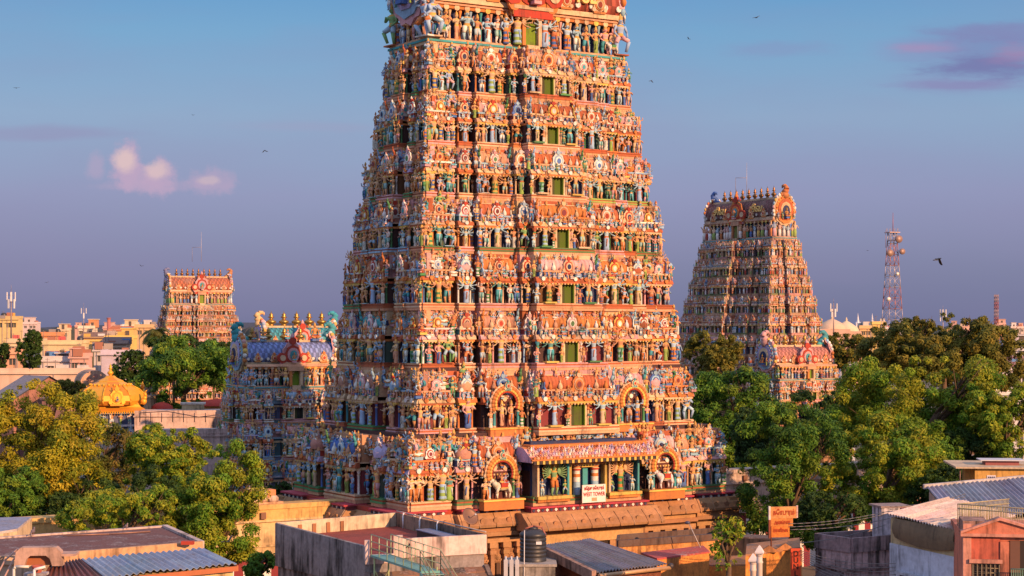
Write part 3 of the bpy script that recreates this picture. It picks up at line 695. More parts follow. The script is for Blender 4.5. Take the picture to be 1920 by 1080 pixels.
            if ang == 0:
                d = .6 * h / 3.2; b.box(-d, d, -dist - .7, -dist + .6, z, zf, CREAM); b.box(-d, d, -dist - .1, -dist + .6, zf, z + .8 * h, (.16, .27, .02)); b.box(-d - .3, -d, -dist - .5, -dist + .6, zf, z + h, ORANGE); b.box(d, d + .3, -dist - .5, -dist + .6, zf, z + h, CREAM); b.box(-d - .4, d + .4, -dist - .6, -dist + .6, z + .82 * h, z + h * 1.02, PEACH)
                for sg in (-1, 1): s.fig(Mx, sg * (d + .7), -dist - .35, zf, h * .74, 'many', 'S'); s.fig(Mx, sg * (d + 1.7), -dist - .2, zf, h * .7, 'stand', 'S')
            for sg in (-1, 1):
                s.fig(Mx, sg * (half - .35), -dist - .05, zf, h * (1.0 if big else .8), 'dance', 'S')
                if big and ang == 0: s.figs.append((Mx @ trans(sg * (half - 1.2), -dist - .2, zf - .02, h * .42, 0, sg), (('bull', sg), BULL), h * .42, 'S'))
        b.M = np.eye(4); o = b.build('storey', s.mat, s.root)
        zr = z + h + .26; q = MB(); n = 12; pr = []
        for k in range(n + 1):
            a = rad(-25 + 230 * k / n); pr.append((-Rr * ys * math.cos(a), zr + Rr * 1.25 * (.36 + .64 * math.sin(a))))
        pr = pr[::-1]; L_ = Lw - .15; nx = int(2 * L_ / (Rr * .16)); xs = np.linspace(-L_, L_, nx + 1)
        for i in range(nx):      # scale pattern: colours alternate on a lozenge lattice
            cc = [jig(r, roofc if (i + j) % 2 else tuple(x * .55 for x in roofc), .08) for j in range(n + 1)]; q.prism(pr, xs[i], xs[i + 1] + .002, cc, True)
        q.box(-L_, L_, -Rr * ys * 1.03, Rr * ys * 1.03, zr - .02, zr + .24 * Rr * .5, jig(r, CREAM)); q.box(-L_ - .1, L_ + .1, -Rr * .22, Rr * .22, zr + 1.22 * Rr, zr + 1.34 * Rr, jig(r, CREAM))
        for yy in (-1, 1):
            for xx in np.linspace(-L_ + .3, L_ - .3, 14): q.disc(xx, yy * Rr * ys * .98 + .05, zr + .3 * Rr, .085 * Rr, .14, WHITE, 8)
        ro = q.build('barrel_roof', s.mat, s.root); s.roof = ro
        for sg in (-1, 1):
            q = MB(); q.M = trans(sg * L_, 0, 0, 1, sg * math.pi / 2) @ np.diag((ys, 1, .86 if s.low else 1, 1)); q.M[2, 3] = (zr + .1) * (.14 if s.low else 0); zz = zr + .62 * Rr
            q.disc(0, .25, zz, Rr * 1.06, .5, jig(r, r.choice([PINK, CREAM])), 26, .09, 1.12); q.disc(0, -.25, zz, Rr * .92, .16, jig(r, ORANGE if sg > 0 else SKYB), 22, .05, 1.08); q.disc(0, -.41, zz, Rr * .72, .12, jig(r, TERRA if sg > 0 else LAV), 20, .05, 1.08)
            q.disc(0, -.53, zz, Rr * .5, .1, jig(r, CREAM), 16, .04, 1.1); q.disc(0, -.63, zz - .1 * Rr, Rr * .34, .06, NAVY, 14, 0, 1.2)
            for k in range(17):
                a = rad(-20 + 220 * k / 16); q.ellip((math.cos(a) * Rr * 1.04, -.1, zz + math.sin(a) * Rr * 1.14), (.1 * Rr, .25, .13 * Rr), jig(r, r.choice([PINK, SKYB, YELL, WHITE, ORANGE])), 6, 4); q.ellip((math.cos(a) * Rr * .82, -.45, zz + math.sin(a) * Rr * .9), (.06 * Rr, .1, .06 * Rr), jig(r, r.choice([RED, WHITE, YELL])), 5, 3)
            for k in range(5): q.paste(FIG['stand'][k * 3], trans((k - 2) * Rr * .38, -.7, zr - .1, Rr * .5))
            q.paste(FIG['seat'][k % 5], trans(0, -.75, zz - .62 * Rr, Rr * .85))
            q.M = np.eye(4); q.build('gable', 'paint', ro)
        nn = 5 if Rr < 2.2 else 9
        for xx in np.linspace(-L_ * .72, L_ * .72, nn): q = MB(); kalasam(q, xx, 0, zr + 1.33 * Rr, Rr * (.75 if Rr > 1.8 else 1.0) * (1.0 if nn == 9 else 1.05), (.30, .14, .05) if nn == 9 else (.42, .25, .07), 1.0 if nn == 9 else 1.6); q.build('finial', 'bronze', ro)
        for sg, hc in zip((-1, 1), horns):
            q = MB(); x = sg * (L_ + .1); t = zr + 1.25 * Rr; hs_ = 1.35 if Rr < 2.2 else 1.0; q.M = trans(x, 0, t, hs_) @ trans(-x, 0, -t)
            q.ellip((x, 0, t + .18 * Rr), (.3 * Rr, .26 * Rr, .26 * Rr), jig(r, hc), 9, 6); q.ellip((x - sg * .26 * Rr, 0, t + .12 * Rr), (.2 * Rr, .18 * Rr, .12 * Rr), jig(r, hc), 8, 5)
            q.path([(x, 0, t + .3 * Rr), (x + sg * .22 * Rr, 0, t + .5 * Rr), (x + sg * .1 * Rr, 0, t + .72 * Rr), (x - sg * .14 * Rr, 0, t + .74 * Rr), (x - sg * .2 * Rr, 0, t + .6 * Rr)], [.2 * Rr, .17 * Rr, .12 * Rr, .08 * Rr, .03 * Rr], 8, jig(r, hc))
            for yy in (-1, 1): q.ellip((x - sg * .16 * Rr, yy * .2 * Rr, t + .26 * Rr), (.07 * Rr,) * 3, WHITE, 6, 4)
            q.ellip((x, -.24 * Rr, t + .2 * Rr), (.14 * Rr, .06 * Rr, .12 * Rr), ORANGE, 6, 4)
            q.build('horned_head', 'paint', ro)
        q = MB(); yy = -Rr * ys * 1.02; w = Rr * .55; zc = zr + .45 * Rr
        q.box(-w * 1.1, w * 1.1, yy - .7, yy + Rr * .6, zr - .1, zr + .2, jig(r, CREAM)); nasi(q, 0, yy - .35, zc + .12 * Rr, w * 1.15, (ORANGE if Rr > 2.5 else PINK, RED, TEAL), True, .22); q.paste(FIG['seat'][3], trans(0, yy - 1.0, zc - .35 * Rr, Rr * .65))
        for sg in (-1, 1): q.disc(sg * w * 1.15, yy - .35, zc - .1 * Rr, w * .55, .4, jig(r, RED), 14, .1); q.disc(sg * w * 1.15, yy - .75, zc - .1 * Rr, w * .3, .1, CREAM, 12); q.box(sg * w - .22, sg * w + .22, yy - .6, yy + .5, zr - .6, zr + .3, jig(r, r.choice(PILC)))
        for sg in (-1, 1):
            for f in (.38, .74): n_ = MB(); nasi(n_, sg * L_ * f, yy + .02, zr + .36 * Rr, .2 * Rr, (CREAM, ORANGE, RED), True, .14); n_.build('roof_gable', 'paint', ro)
        q.build('roof_gable', 'paint', ro)
        if text:
            for fx in (-.56, .50): lettering(text, Rr * .62, .09, M_GOLDLEAF, ro, (fx * L_, -Rr * ys * 1.01, zr + .66 * Rr), (rad(78), 0, 0), bold=.02)
        for i, f in enumerate(s.figs):
            if f[3] == 'S': s.figs[i] = (f[0], f[1], f[2], o)
        return zr + 1.3 * Rr


M_GOLDLEAF = material('gold_leaf_paint', 0.5, col=(.80, .50, .14), grime=.1, bump=0)
BULL = beast(random.Random(3), (.72, .66, .58), False)
RIDER = [beast(random.Random(4), (.74, .66, .52)), beast(random.Random(8), (.76, .74, .70))]
FRONT = [('K', -.885, .112, .1), ('P', -.69, .055, .4), ('S', -.462, .142, .85), ('P', -.275, .04, 1.5), ('C', 0, .225, 2.4), ('P', .275, .04, 1.5), ('S', .462, .142, .85), ('P', .69, .055, .4), ('K', .885, .112, .1)]


def side_bays(D, kw):
    f = kw / D; return [('K', -1 + f, f * .98, .1), ('P', -.56, .09, .4), ('S', 0, .27, .8), ('P', .56, .09, .4), ('K', 1 - f, f * .98, .1)]

# ---------------------------------------------------------------- the great tower by the street
ROT = rad(31.8)
U2 = np.array((math.cos(ROT), math.sin(ROT))); V2 = np.array((-math.sin(ROT), math.cos(ROT)))       # along the street front, and away from it
TC = np.array((-0.25, 142.9))


def west_tower():
    T = Tower('temple_tower', 'huge painted temple tower covered in statues above a carved stone street gate', (*TC, 0), ROT, 21)
    hs = [5.25, 4.95, 4.65, 4.4, 4.25, 4.1, 4.0, 4.2]; z = 8.5; a0, a1, b0, b1 = 13.7, 9.25, 8.95, 3.1
    cwf = [5.0, 3.7, 3.3, 3.0, 2.8, 2.55, 2.4, 2.25]
    for i, h in enumerate(hs):
        t = i / 8; fl = (1.2, -.05, -.25, 0, 0, 0, 0, 0)[i]
        Lw = a0 + (a1 - a0) * t + fl - .2; Dp = b0 + (b1 - b0) * t + fl - .2
        bays = [(k, x, (cwf[i] / Lw if k in 'C' else w), p) for k, x, w, p in FRONT]
        if i == 0: bays = [(('X' if k == 'C' else 'A' if k == 'S' else k), x, (cwf[0] if k == 'C' else .125 if k == 'S' else w), (1.6 if k == 'C' else p)) for k, x, w, p in bays if not (k == 'P' and abs(x) < .5)]; bays = [(k, (x * 1.12 if k == 'A' else x), w, p) for k, x, w, p in bays]
        if i == 1: bays = [(('A' if k == 'S' else k), x, (.135 if k == 'S' else w), p) for k, x, w, p in bays]
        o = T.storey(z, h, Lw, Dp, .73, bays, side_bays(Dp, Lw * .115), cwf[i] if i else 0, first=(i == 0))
        if i == 0: portico(T, o, Lw, Dp, z, h)
        z += h
    T.griva(z, 3.3, 9.4, 3.1, 3.1, (.46, .10, .07), (BLUE, ORANGE))
    q = T.roof
    for xx, s_ in ((-4.9, 'சிவ'), (5.0, 'சிவ')): lettering(s_, 1.9, .12, M_GOLDLEAF, q, (xx, -3.2, z + 3.55 + 1.7), (rad(84), 0, 0), bold=.05)
    T.finish_figs()
    plinth(T)
    return T


def portico(T, o, Lw, Dp, z, h):
    r = T.r; b = MB(); y = -(Dp + 1.6); zw = z + .13 * h; zc = zw + 2.55; w = 5.0
    b.box(-w + .1, w - .1, y + .5, y + 2, zw, zc + 1.6, NAVY)
    # opening between striped columns
    b.box(-1.75, -1.55, y - .1, y + .6, zw, zc, (.5, .36, .1)); b.box(1.55, 1.75, y - .1, y + .6, zw, zc, (.5, .36, .1)); b.box(-1.75, 1.75, y - .1, y + .6, zc - .25, zc, ORANGE)
    for x in (-.95, .75):
        b.lathe([(.30, 0), (.30, .5), (.29, 1.0), (.29, 1.35), (.28, 1.6), (.28, 1.85), (.38, 2.0), (.26, 2.08), (.40, 2.2), (.40, 2.3)], 10, np.array([SKYB, SKYB, WHITE, ORANGE, WHITE, RED, CREAM, ORANGE, CREAM, CREAM]), (x, y + .15, zw))
    b.box(-.25, .2, y + .3, y + .6, zw, zc, TEAL); b.box(-.6, .55, y - .1, y + .6, zc - .45, zc - .2, YELL)
    # statue panels beside it
    for sg in (-1, 1):
        x0, x1 = sorted((sg * 1.85, sg * 4.75)); b.box(x0, x0 + .16, y - .25, y + .6, zw, zc, CREAM); b.box(x1 - .16, x1, y - .25, y + .6, zw, zc, TEAL); b.box(x0 - .1, x1 + .1, y - .5, y + .6, zw - .18, zw + .05, jig(r, YELL)); b.box(x0, x1, y - .35, y + .6, zw - .4, zw - .17, jig(r, ORANGE))
    b.build('portico', 'paint', o)
    for sg in (-1, 1):
        T.figs.append((trans(sg * 3.1, y + .0, zw + .06, 2.42, 0), (('fan', 0 if sg < 0 else 1), FIG['fan'][0 if sg < 0 else 1]), 9, o))
        T.figs.append((trans(sg * 4.2, y - .05, zw + .05, 1.25, 0), (('stand', 3), FIG['stand'][3 + sg]), 9, o)); T.figs.append((trans(sg * 2.15, y - .1, zw + .05, 1.15, 0), (('dance', 3), FIG['dance'][3 + sg]), 9, o))
    # sloping carved eave
    q = MB(); e = 1.25
    zt = zc + .15
    for k, (xa, xb) in enumerate(((-w - .9, w + .9),)):
        q.prism([(y + 1.6, zt), (y - e, zt), (y - e - .05, zt + .22), (y - e * .78, zt + .42), (y - .15, zt + 1.0), (y + .2, zt + 1.1), (y + 1.6, zt + 1.1)][::-1], xa, xb, [PEACH, ORANGE, PINK, TERRA, CREAM, PEACH, ORANGE], False, LAV)
    for k in range(44):
        x = -w - .8 + (2 * w + 1.6) * (k + .5) / 44; q.box(x - .1, x + .1, y - e - .12, y - e + .1, zt - .12, zt + .14, YELL if k % 2 else (.05, .04, .05))
    q.box(-w - .95, w + .95, y - e - .15, y - e + .05, zt + .15, zt + .27, ORANGE); q.box(-w - .4, w + .4, y - .3, y + 1, zt + 1.05, zt + 1.25, ORANGE)
    for k in range(150):     # carved frieze on the slope: little figures and scrolls
        x = -w - .8 + (2 * w + 1.6) * (k + .5) / 150; f = (k % 3 + r.uniform(.1, .9)) / 3; yy = y - e * .78 + (e * .78 - .15) * f - .06; zz = zt + .42 + .58 * f
        c_ = jig(r, r.choice([CREAM, PINK, LAV, PEACH, WHITE, TERRA])); q.ellip((x, yy, zz), (r.uniform(.06, .12), .12, r.uniform(.10, .18)), c_, 6, 4); q.ellip((x + .02, yy - .02, zz + .16), (.06, .08, .07), c_, 5, 3)
    for k in range(40): x = -w - .8 + (2 * w + 1.6) * (k + .5) / 40; q.disc(x, y - e - .04, zt + .34, .13, .08, jig(r, r.choice([CREAM, ORANGE, PINK])), 8, .2)
    q.build('eave', 'paint', o)


def plinth(T):
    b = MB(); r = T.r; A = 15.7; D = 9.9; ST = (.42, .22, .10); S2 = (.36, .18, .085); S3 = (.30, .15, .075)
    bays = [(-A + 1.9, 2.0, .25), (-A * .52, 2.6, .9), (0, 5.4, 2.1), (A * .52, 2.6, .9), (A - 1.9, 2.0, .25)]
    sb = [(-D + 1.9, 2.0, .25), (0, 3.0, .9), (D - 1.9, 2.0, .25)]
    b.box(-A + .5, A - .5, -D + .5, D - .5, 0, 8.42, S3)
    for ang, half, dist, bb in ((0, A, D, bays), (-math.pi / 2, D, A, sb), (math.pi / 2, D, A, sb), (math.pi, A, D, bays)):
        b.M = rotz(ang); y0 = -dist
        b.box(-half, half, y0 + .1, y0 + 1, 8.1, 8.44, RED)
        b.prism([(y0 + .8, 7.15), (y0 - .65, 7.15), (y0 - .7, 7.35), (y0 - .45, 7.75), (y0 - .05, 8.1), (y0 + .8, 8.1)][::-1], -half - .6, half + .6, [ST, ST, S2, ST, ST, ST])
        for x, w, p in bb:
            y = y0 - p; x0, x1 = x - w, x + w; e = 1.1 if w > 5 else .62; zb = 6.75 if w > 5 else 7.1
            b.box(x0, x1, y + .05, y + 1 + p, 7.98, 8.46, MAROON)
            for k in range(int(w * 2 / .4)):                     # red and white scroll band
                xx = x0 + .2 + .4 * k; b.disc(xx, y + .05, 8.22, .14, .06, WHITE if k % 2 else (.05, .05, .10), 8, .25)
            b.box(x0 - .1, x1 + .1, y - .12, y + 1 + p, 8.36, 8.48, (.46, .05, .08))
            b.prism([(y + .8, zb), (y - e, zb), (y - e - .06, zb + .2), (y - e * .72, zb + .62), (y - e * .2, zb + 1.05), (y, 8.05), (y + .8, 8.05)][::-1], x0 - e * .8, x1 + e * .8, [ST, ST, jig(r, ST), S2, jig(r, ST), ST, ST])
            for k in range(int(w * 2 / 1.1) + 1):                # seams between the eave stones
                xx = x0 - e * .5 + (2 * w + e) * k / max(1, int(w * 2 / 1.1)); b.path([(xx, y - e - .07, zb + .02), (xx, y - e - .07, zb + .2), (xx, y - e * .73, zb + .63), (xx, y - e * .2, zb + 1.06)], .035, 4, (.52, .34, .2) if k % 2 else S3)
            for k in range(int(w * 2 / 1.3) + 1):                # kudu arches on the eave
                xx = x0 + .3 + (2 * w - .6) * k / max(1, int(w * 2 / 1.3)); b.disc(xx, y - e * .75, zb + .5, .22, .16, jig(r, S2), 10, .1)
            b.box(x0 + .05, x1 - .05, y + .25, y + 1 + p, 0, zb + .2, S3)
            if w > 5:
                b.box(-1.9, 1.9, y + .2, y + .6, 0, 5.6, (.03, .02, .02)); b.box(-4.9, 4.9, y - .1, y + .5, 5.6, 6.3, (.55, .33, .14)); b.box(-2.3, -1.8, y, y + .5, 0, 5.6, ST); b.box(1.8, 2.3, y, y + .5, 0, 5.6, ST); continue
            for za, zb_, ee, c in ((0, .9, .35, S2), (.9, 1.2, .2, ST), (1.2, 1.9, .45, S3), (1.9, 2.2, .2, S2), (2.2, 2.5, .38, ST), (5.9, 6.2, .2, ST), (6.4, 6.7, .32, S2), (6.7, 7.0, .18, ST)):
                b.box(x0 - ee, x1 + ee, y - ee, y + 1 + p, za, zb_, jig(r, c))
            nP = 5 if w > 2.4 else 4
            for k in range(nP):
                xx = x0 + .25 + (2 * w - .5) * k / (nP - 1); b.box(xx - .17, xx + .17, y - .12, y + .4, 2.5, 5.0, jig(r, ST)); b.box(xx - .27, xx + .27, y - .2, y + .4, 5.0, 5.3, jig(r, ST)); b.box(xx - .2, xx + .2, y - .14, y + .4, 5.3, 5.5, S2); b.box(xx - .34, xx + .34, y - .27, y + .4, 5.5, 5.9, jig(r, ST))
                if k < nP - 1:
                    xm = xx + (w - .25) / (nP - 1); b.box(xm - .16, xm + .16, y + .05, y + .4, 3.0, 4.3, (.10, .05, .03)); nasi(b, xm, y + .2, 4.75, .3, (ST, S2, S3), False); b.box(xm - .3, xm + .3, y - .02, y + .4, 2.6, 3.0, jig(r, ST))
        # recessed wall between the bays
        n = int(half * 2 / 1.1)
        for k in range(n):
            xx = -half + .6 + (2 * half - 1.2) * (k + .5) / n; b.box(xx - .14, xx + .14, y0 + .2, y0 + .6, 2.5, 6.4, jig(r, ST)); b.box(xx - .25, xx + .25, y0 + .1, y0 + .6, 5.4, 6.0, jig(r, S2))
        for za, zb_, ee in ((0, 1.0, .3), (1.3, 2.0, .35), (2.2, 2.5, .3), (6.3, 6.8, .2)): b.box(-half - ee + .1, half + ee - .1, y0 - ee + .1, y0 + 1, za, zb_, jig(r, S2))
    b.M = np.eye(4); b.build('plinth', 'stone', T.root)


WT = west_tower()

# sign over the gate
p = TC + V2 * -(9.65 + 2.75); sg_ = empty('sign_board', 'white board with red lettering hung over the temple gate, between two striped columns', 'sign', (p[0], p[1], 8.62), ROT)
b = MB(); b.box(-1.08, 1.08, -.03, .03, 0, 1.36, (.78, .70, .64)); b.box(-.22, .26, -.04, .0, .1, .36, (.55, .30, .16)); b.build('panel', 'plain', sg_)
b = MB(); b.box(-1.1, -1.02, .03, .1, -.15, 1.36, (.2, .1, .06)); b.box(1.02, 1.1, .03, .1, -.15, 1.36, (.2, .1, .06)); b.build('bracket', 'metal', sg_)
M_SIGNRED = material('sign_red', 0.6, col=(.34, .02, .03), grime=0, bump=0)
lettering('WEST TOWER', .42, .012, M_SIGNRED, sg_, (0, -.045, .62), bold=.008, sx=.74)
lettering('மேற்கு கோபுரம்', .36, .012, M_SIGNRED, sg_, (0, -.045, 1.08), bold=.012, sx=.56)

# ---------------------------------------------------------------- the other towers of the temple


def tower(name, label, px, Y, z0, hs, a0, a1, b0, b1, rz, seed, gh, Rr, roofc, horns, low, left=True, right=False, text=None, front=FRONT, big=False, Lr=None, base=None, pk=1.0, cool=False, ys=1.0):
    T = Tower(name, label, (PX(px, Y), Y, 0), rz, seed, low, left, right, cool); z = z0; n = len(hs)
    for i, h in enumerate(hs):
        t = i / n; Lw = a0 + (a1 - a0) * t; Dp = b0 + (b1 - b0) * t
        bays = [(k, x, w, p * pk) for k, x, w, p in front]
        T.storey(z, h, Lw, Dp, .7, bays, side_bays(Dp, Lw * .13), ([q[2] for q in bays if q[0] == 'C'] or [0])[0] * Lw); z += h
    T.griva(z, gh, a1, b1, Rr, roofc, horns, text, big, ys); T.finish_figs()
    q = MB(); q.box(-a0 - .1, a0 + .1, -b0 - .1, b0 + .1, 0, z0 - .05, base or (.34, .19, .10)); q.box(-a0 - .5, a0 + .5, -b0 - .5, b0 + .5, z0 - 1.0, z0 - .1, (.36, .2, .1)); q.box(-a0 - .4, a0 + .4, -b0 - .4, b0 + .4, 0, 1.2, (.3, .17, .09)); q.build('plinth', 'stone', T.root)
    return T


SMALLF = [('K', -.84, .15, .02), ('P', -.56, .08, .2), ('C', 0, .30, 1.0), ('P', .56, .08, .2), ('K', .84, .15, .02)]
ST_ = tower('temple_tower', 'tall distant corner-on tower with a blue and an orange horned head on its ridge', 1404, 310, 9.0, [4.1, 3.9, 3.7, 3.5, 3.4, 3.3, 3.3, 3.2], 14.4, 9.7, 8.0, 2.7, ROT - math.pi / 2, 31, 3.5, 2.9, (.20, .075, .08), (BLUE, (.55, .20, .08)), True, False, True, 'சிவ', ys=.82)
ET_ = tower('temple_tower', 'pale orange distant tower rising behind a broad tree beside low city houses', 372, 380, 6.5, [2.8, 2.75, 2.65, 2.6, 2.5, 2.4, 2.4, 2.3], 11.0, 7.0, 6.8, 2.5, ROT - rad(6), 41, 2.9, 2.5, (.55, .16, .08), ((.16, .20, .34), (.45, .2, .1)), True, True, False, ys=.9)
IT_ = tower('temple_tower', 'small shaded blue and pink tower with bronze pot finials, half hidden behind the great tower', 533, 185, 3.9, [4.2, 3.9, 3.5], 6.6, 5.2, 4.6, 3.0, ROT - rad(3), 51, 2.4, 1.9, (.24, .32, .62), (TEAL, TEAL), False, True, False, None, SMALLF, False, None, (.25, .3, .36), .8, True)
for x_, k_, h_ in ((-2.6, 1, 1.7), (3.3, 4, 2.3), (3.9, 6, 1.5), (-3.6, 3, 1.3), (.2, 2, 1.5)):      # stucco groups crowding the ridge
    o = bpy.data.objects.new('statue', shared_mesh(('seat', k_), FIG['seat'][k_], 'paint')); COL.objects.link(o); o.parent = IT_.roof; o.matrix_local = Matrix(trans(x_, -.5, PZ(640, 185), h_).tolist())
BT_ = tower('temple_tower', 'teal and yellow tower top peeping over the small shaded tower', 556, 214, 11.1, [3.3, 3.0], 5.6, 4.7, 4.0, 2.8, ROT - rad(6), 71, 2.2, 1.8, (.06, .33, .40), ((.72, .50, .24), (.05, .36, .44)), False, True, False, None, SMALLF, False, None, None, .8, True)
RT_ = tower('temple_tower', 'low squat tower with a pink wagon roof and peacock-blue horned heads, sunk among trees', 1490, 240, 5.2, [3.5, 3.2, 2.8], 6.3, 5.2, 4.2, 3.0, ROT, 61, 2.0, 2.0, (.55, .22, .18), ((.55, .3, .3), TEAL), False, True, False, None, SMALLF, False, None, None, .8)

# ---------------------------------------------------------------- temple walls, bull, golden shrine
WA = TC - U2 * 15.6; WB = TC + U2 * 15.6


def temple_wall(label, p, q, zt, cornice, upper, lower):
    t = empty('temple_wall', label, 'wall', (p[0], p[1], 0), math.atan2(q[1] - p[1], q[0] - p[0])); L = float(np.linalg.norm(np.array(q) - np.array(p)))
    b = MB(); b.box(0, L, -.6, .6, 0, zt - .1, upper); b.box(-.05, L, -.85, .85, zt - .35, zt, cornice); b.box(-.03, L, -.75, .75, zt - 1.15, zt - .35, cornice); b.box(0, L, -.82, .82, zt - 1.3, zt - 1.14, upper); b.box(0, L, -.72, .72, zt - 3.2, zt - 3.05, upper)
    b.build('masonry', 'wall', t)
    b = MB(); zs = zt - 4.2; b.box(-.02, L, -.70, .70, zs - .25, zs + .25, (.22, .02, .03))
    n = int(L / .75)
    for k in range(n): b.box(L * k / n, L * (k + 1) / n - .002, -.66, .66, 0, zs - .2, (.22, .02, .03) if k % 2 else (.74, .70, .68))
    b.build('striped_base', 'plain', t)
    b = MB()
    for k in range(3): x = L * (.2 + .3 * k); b.box(x - .16, x + .16, -.95, -.6, zt - 1.0, zt - .6, (.32, .16, .1)); b.box(x - .2, x + .2, -1.0, -.9, zt - 1.05, zt - .55, (.2, .1, .07))
    b.build('flood_lamp', 'metal', t)
    return t


temple_wall('ochre temple compound wall with red and white stripes, beside the yellow green trees', WA - U2 * 34, WA, 8.6, (.70, .42, .15), (.72, .50, .26), (.7, .4, .2))
temple_wall('pinkish temple compound wall with striped base, half hidden by dark green trees', WB, WB + U2 * 44, 9.3, (.62, .46, .38), (.62, .47, .40), (.7, .4, .2))

p = WA - U2 * 3.6 - V2 * 1.0 + V2 * 1.0; bt = empty('bull_statue', 'white and pink resting bull statue on the compound wall', 'statue', (p[0] - 2.4, p[1] - 1.0, 8.6), ROT)
b = MB(); PK = (.72, .52, .42)
b.ellip((0, 0, .55), (1.0, .5, .5), PK, 12, 8); b.ellip((-.55, 0, .85), (.45, .42, .5), PK, 10, 7); b.ellip((-.95, -.05, 1.25), (.34, .26, .32), PK, 10, 7); b.ellip((-1.2, -.08, 1.12), (.2, .18, .18), PK, 8, 6); b.ellip((-.3, 0, 1.15), (.32, .24, .26), PK, 8, 6)
for sg in (-1, 1): b.tube((-.85, sg * .18, 1.5), (-.9, sg * .28, 1.8), .06, .015, 6, CREAM); b.ellip((-.75, sg * .32, 1.3), (.09, .16, .07), PK, 6, 4); b.tube((-.7, sg * .35, .35), (-1.25, sg * .32, .14), .17, .12, 7, PK); b.ellip((.6, sg * .45, .35), (.45, .2, .3), PK, 8, 5)
b.build('bull_body', 'paint', bt)
b = MB(); b.box(-1.5, 1.3, -.7, .7, 0, .14, (.62, .36, .22)); b.build('pedestal', 'paint', bt)
b = MB(); b.box(.1, .75, -.53, .53, .4, 1.06, (.66, .26, .12)); b.box(.05, .8, -.55, .55, .38, .46, CREAM); b.build('saddle_cloth', 'paint', bt)


def golden_shrine():
    Y = 230; t = empty('golden_shrine', 'gilded dome shrine on a white carved storey, rising behind the trees', 'shrine', (PX(207, Y), Y, 0), rad(24)); r = random.Random(9)
    GC = (.82, .40, .04); G2 = (.70, .26, .03); a = 3.45; ze = 11.2
    b = MB(); b.box(-a, a, -a, a, 0, 7.6, (.6, .5, .42))
    b.box(-a + .3, a - .3, -a + .3, a - .3, 7.6, ze - .4, (.10, .12, .22)); b.box(-a - .25, a + .25, -a - .25, a + .25, 7.4, 7.7, (.7, .6, .58)); b.box(-a - .1, a + .1, -a - .1, a + .1, 9.0, 9.25, (.72, .66, .66)); b.box(-a, a, -a, a, ze - .5, ze - .25, SKYB)
    for ang in (0, -math.pi / 2):
        b.M = rotz(ang)
        for k in range(6): b.lathe([(.16, 0), (.13, .2), (.13, 1.2), (.2, 1.5), (.2, 1.7)], 7, SKYB if k % 2 else WHITE, (-a + .15 + (2 * a - .3) * k / 5, -a + .1, 9.2))
        for k in range(5): nasi(b, -a + .6 + 1.2 * k, -a, 8.3, .42, r.choice(NASI[:4]), True, .1)
    b.M = np.eye(4); b.build('storey', 'paint', t)
    for ang in (0, -math.pi / 2):
        for k in range(5):
            key = ('stand', k * 3 + (1 if ang else 0)); A = FIG['stand'][key[1]]
            o = bpy.data.objects.new('statue', shared_mesh(key, A, 'paint')); COL.objects.link(o); o.parent = t; o.matrix_local = Matrix((rotz(ang) @ trans(-a + .75 + 1.13 * k, -a + .05, 9.25, 1.55)).tolist())
    b = MB(); e = a + .55
    b.lathe([(e * 1.38, 0), (e * 1.42, .18), (e * 1.30, .45), (e * 1.18, .62), (e * 1.12, .95), (e * 1.02, 1.0)], 4, np.array([GC, G2, GC, GC, GC, GC]), (0, 0, ze - .25), 1, 1, math.pi / 4, False)
    for ang in (0, -math.pi / 2, math.pi / 2, math.pi):
        b.M = rotz(ang)
        for k in range(26): b.lathe([(.05, 0), (.11, .14), (.07, .3)], 5, GC, (-e + .1 + 2 * e * k / 25 * .97, -e + .03, ze - .5))
        for k in range(20): b.box(-e * .78 + 1.56 * e * k / 20, -e * .78 + 1.56 * e * (k + .6) / 20, -e * .80, -e * .7, ze + .72, ze + .9, G2)
    b.M = np.eye(4); b.build('eave', 'gold', t)
    b = MB(); R_ = a * 1.3
    b.lathe([(R_ * .98, 0), (R_ * 1.06, .55), (R_ * 1.02, 1.25), (R_ * .86, 1.95), (R_ * .62, 2.5), (R_ * .60, 2.62), (R_ * .40, 3.0), (R_ * .38, 3.15), (R_ * .2, 3.5), (R_ * .12, 3.8)], 8, GC, (0, 0, ze + .65), 1, 1, math.pi / 8, False, G2)
    for k in range(8):
        a_ = k * math.pi / 4 + math.pi / 8; b.path([(math.cos(a_) * R_ * q, math.sin(a_) * R_ * q, ze + .65 + z) for q, z in ((1.0, .1), (1.07, .6), (1.03, 1.25), (.87, 1.97), (.63, 2.52))], .1, 5, GC)
    for k in range(24): a_ = k * math.pi / 12; b.ellip((math.cos(a_) * R_ * .6, math.sin(a_) * R_ * .6, ze + 3.25), (.17, .17, .2), GC, 6, 4)
    b.build('dome', 'gold', t)
    b = MB(); kalasam(b, 0, 0, ze + 4.3, 1.9, GC); b.lathe([(.75, 0), (.5, .2), (.35, .35)], 8, GC, (0, 0, ze + 4.1)); b.build('finial', 'gold', t)
    for ang in (0, -math.pi / 2, math.pi / 2, math.pi):
        b = MB(rotz(ang)); nasi(b, 0, -a * 1.22, ze + 1.75, .92, (GC, G2, GC), True, .2); b.paste(FIG['seat'][2], rotz(ang) @ trans(0, -a * 1.22 - .45, ze + 1.2, .9)); b.build('gable', 'gold', t)
    for sx in (-1, 1):
        for sy in (-1, 1):
            b = MB(trans(sx * e * .92, sy * e * .92, ze + .7)); b.ellip((0, 0, .4), (.42, .42, .45), GC, 8, 6); b.path([(0, 0, .6), (sx * .2, sy * .2, 1.1), (sx * .1, sy * .1, 1.6), (sx * .35, sy * .35, 1.9)], [.3, .24, .16, .03], 7, GC); b.build('lion_ornament', 'gold', t)


golden_shrine()

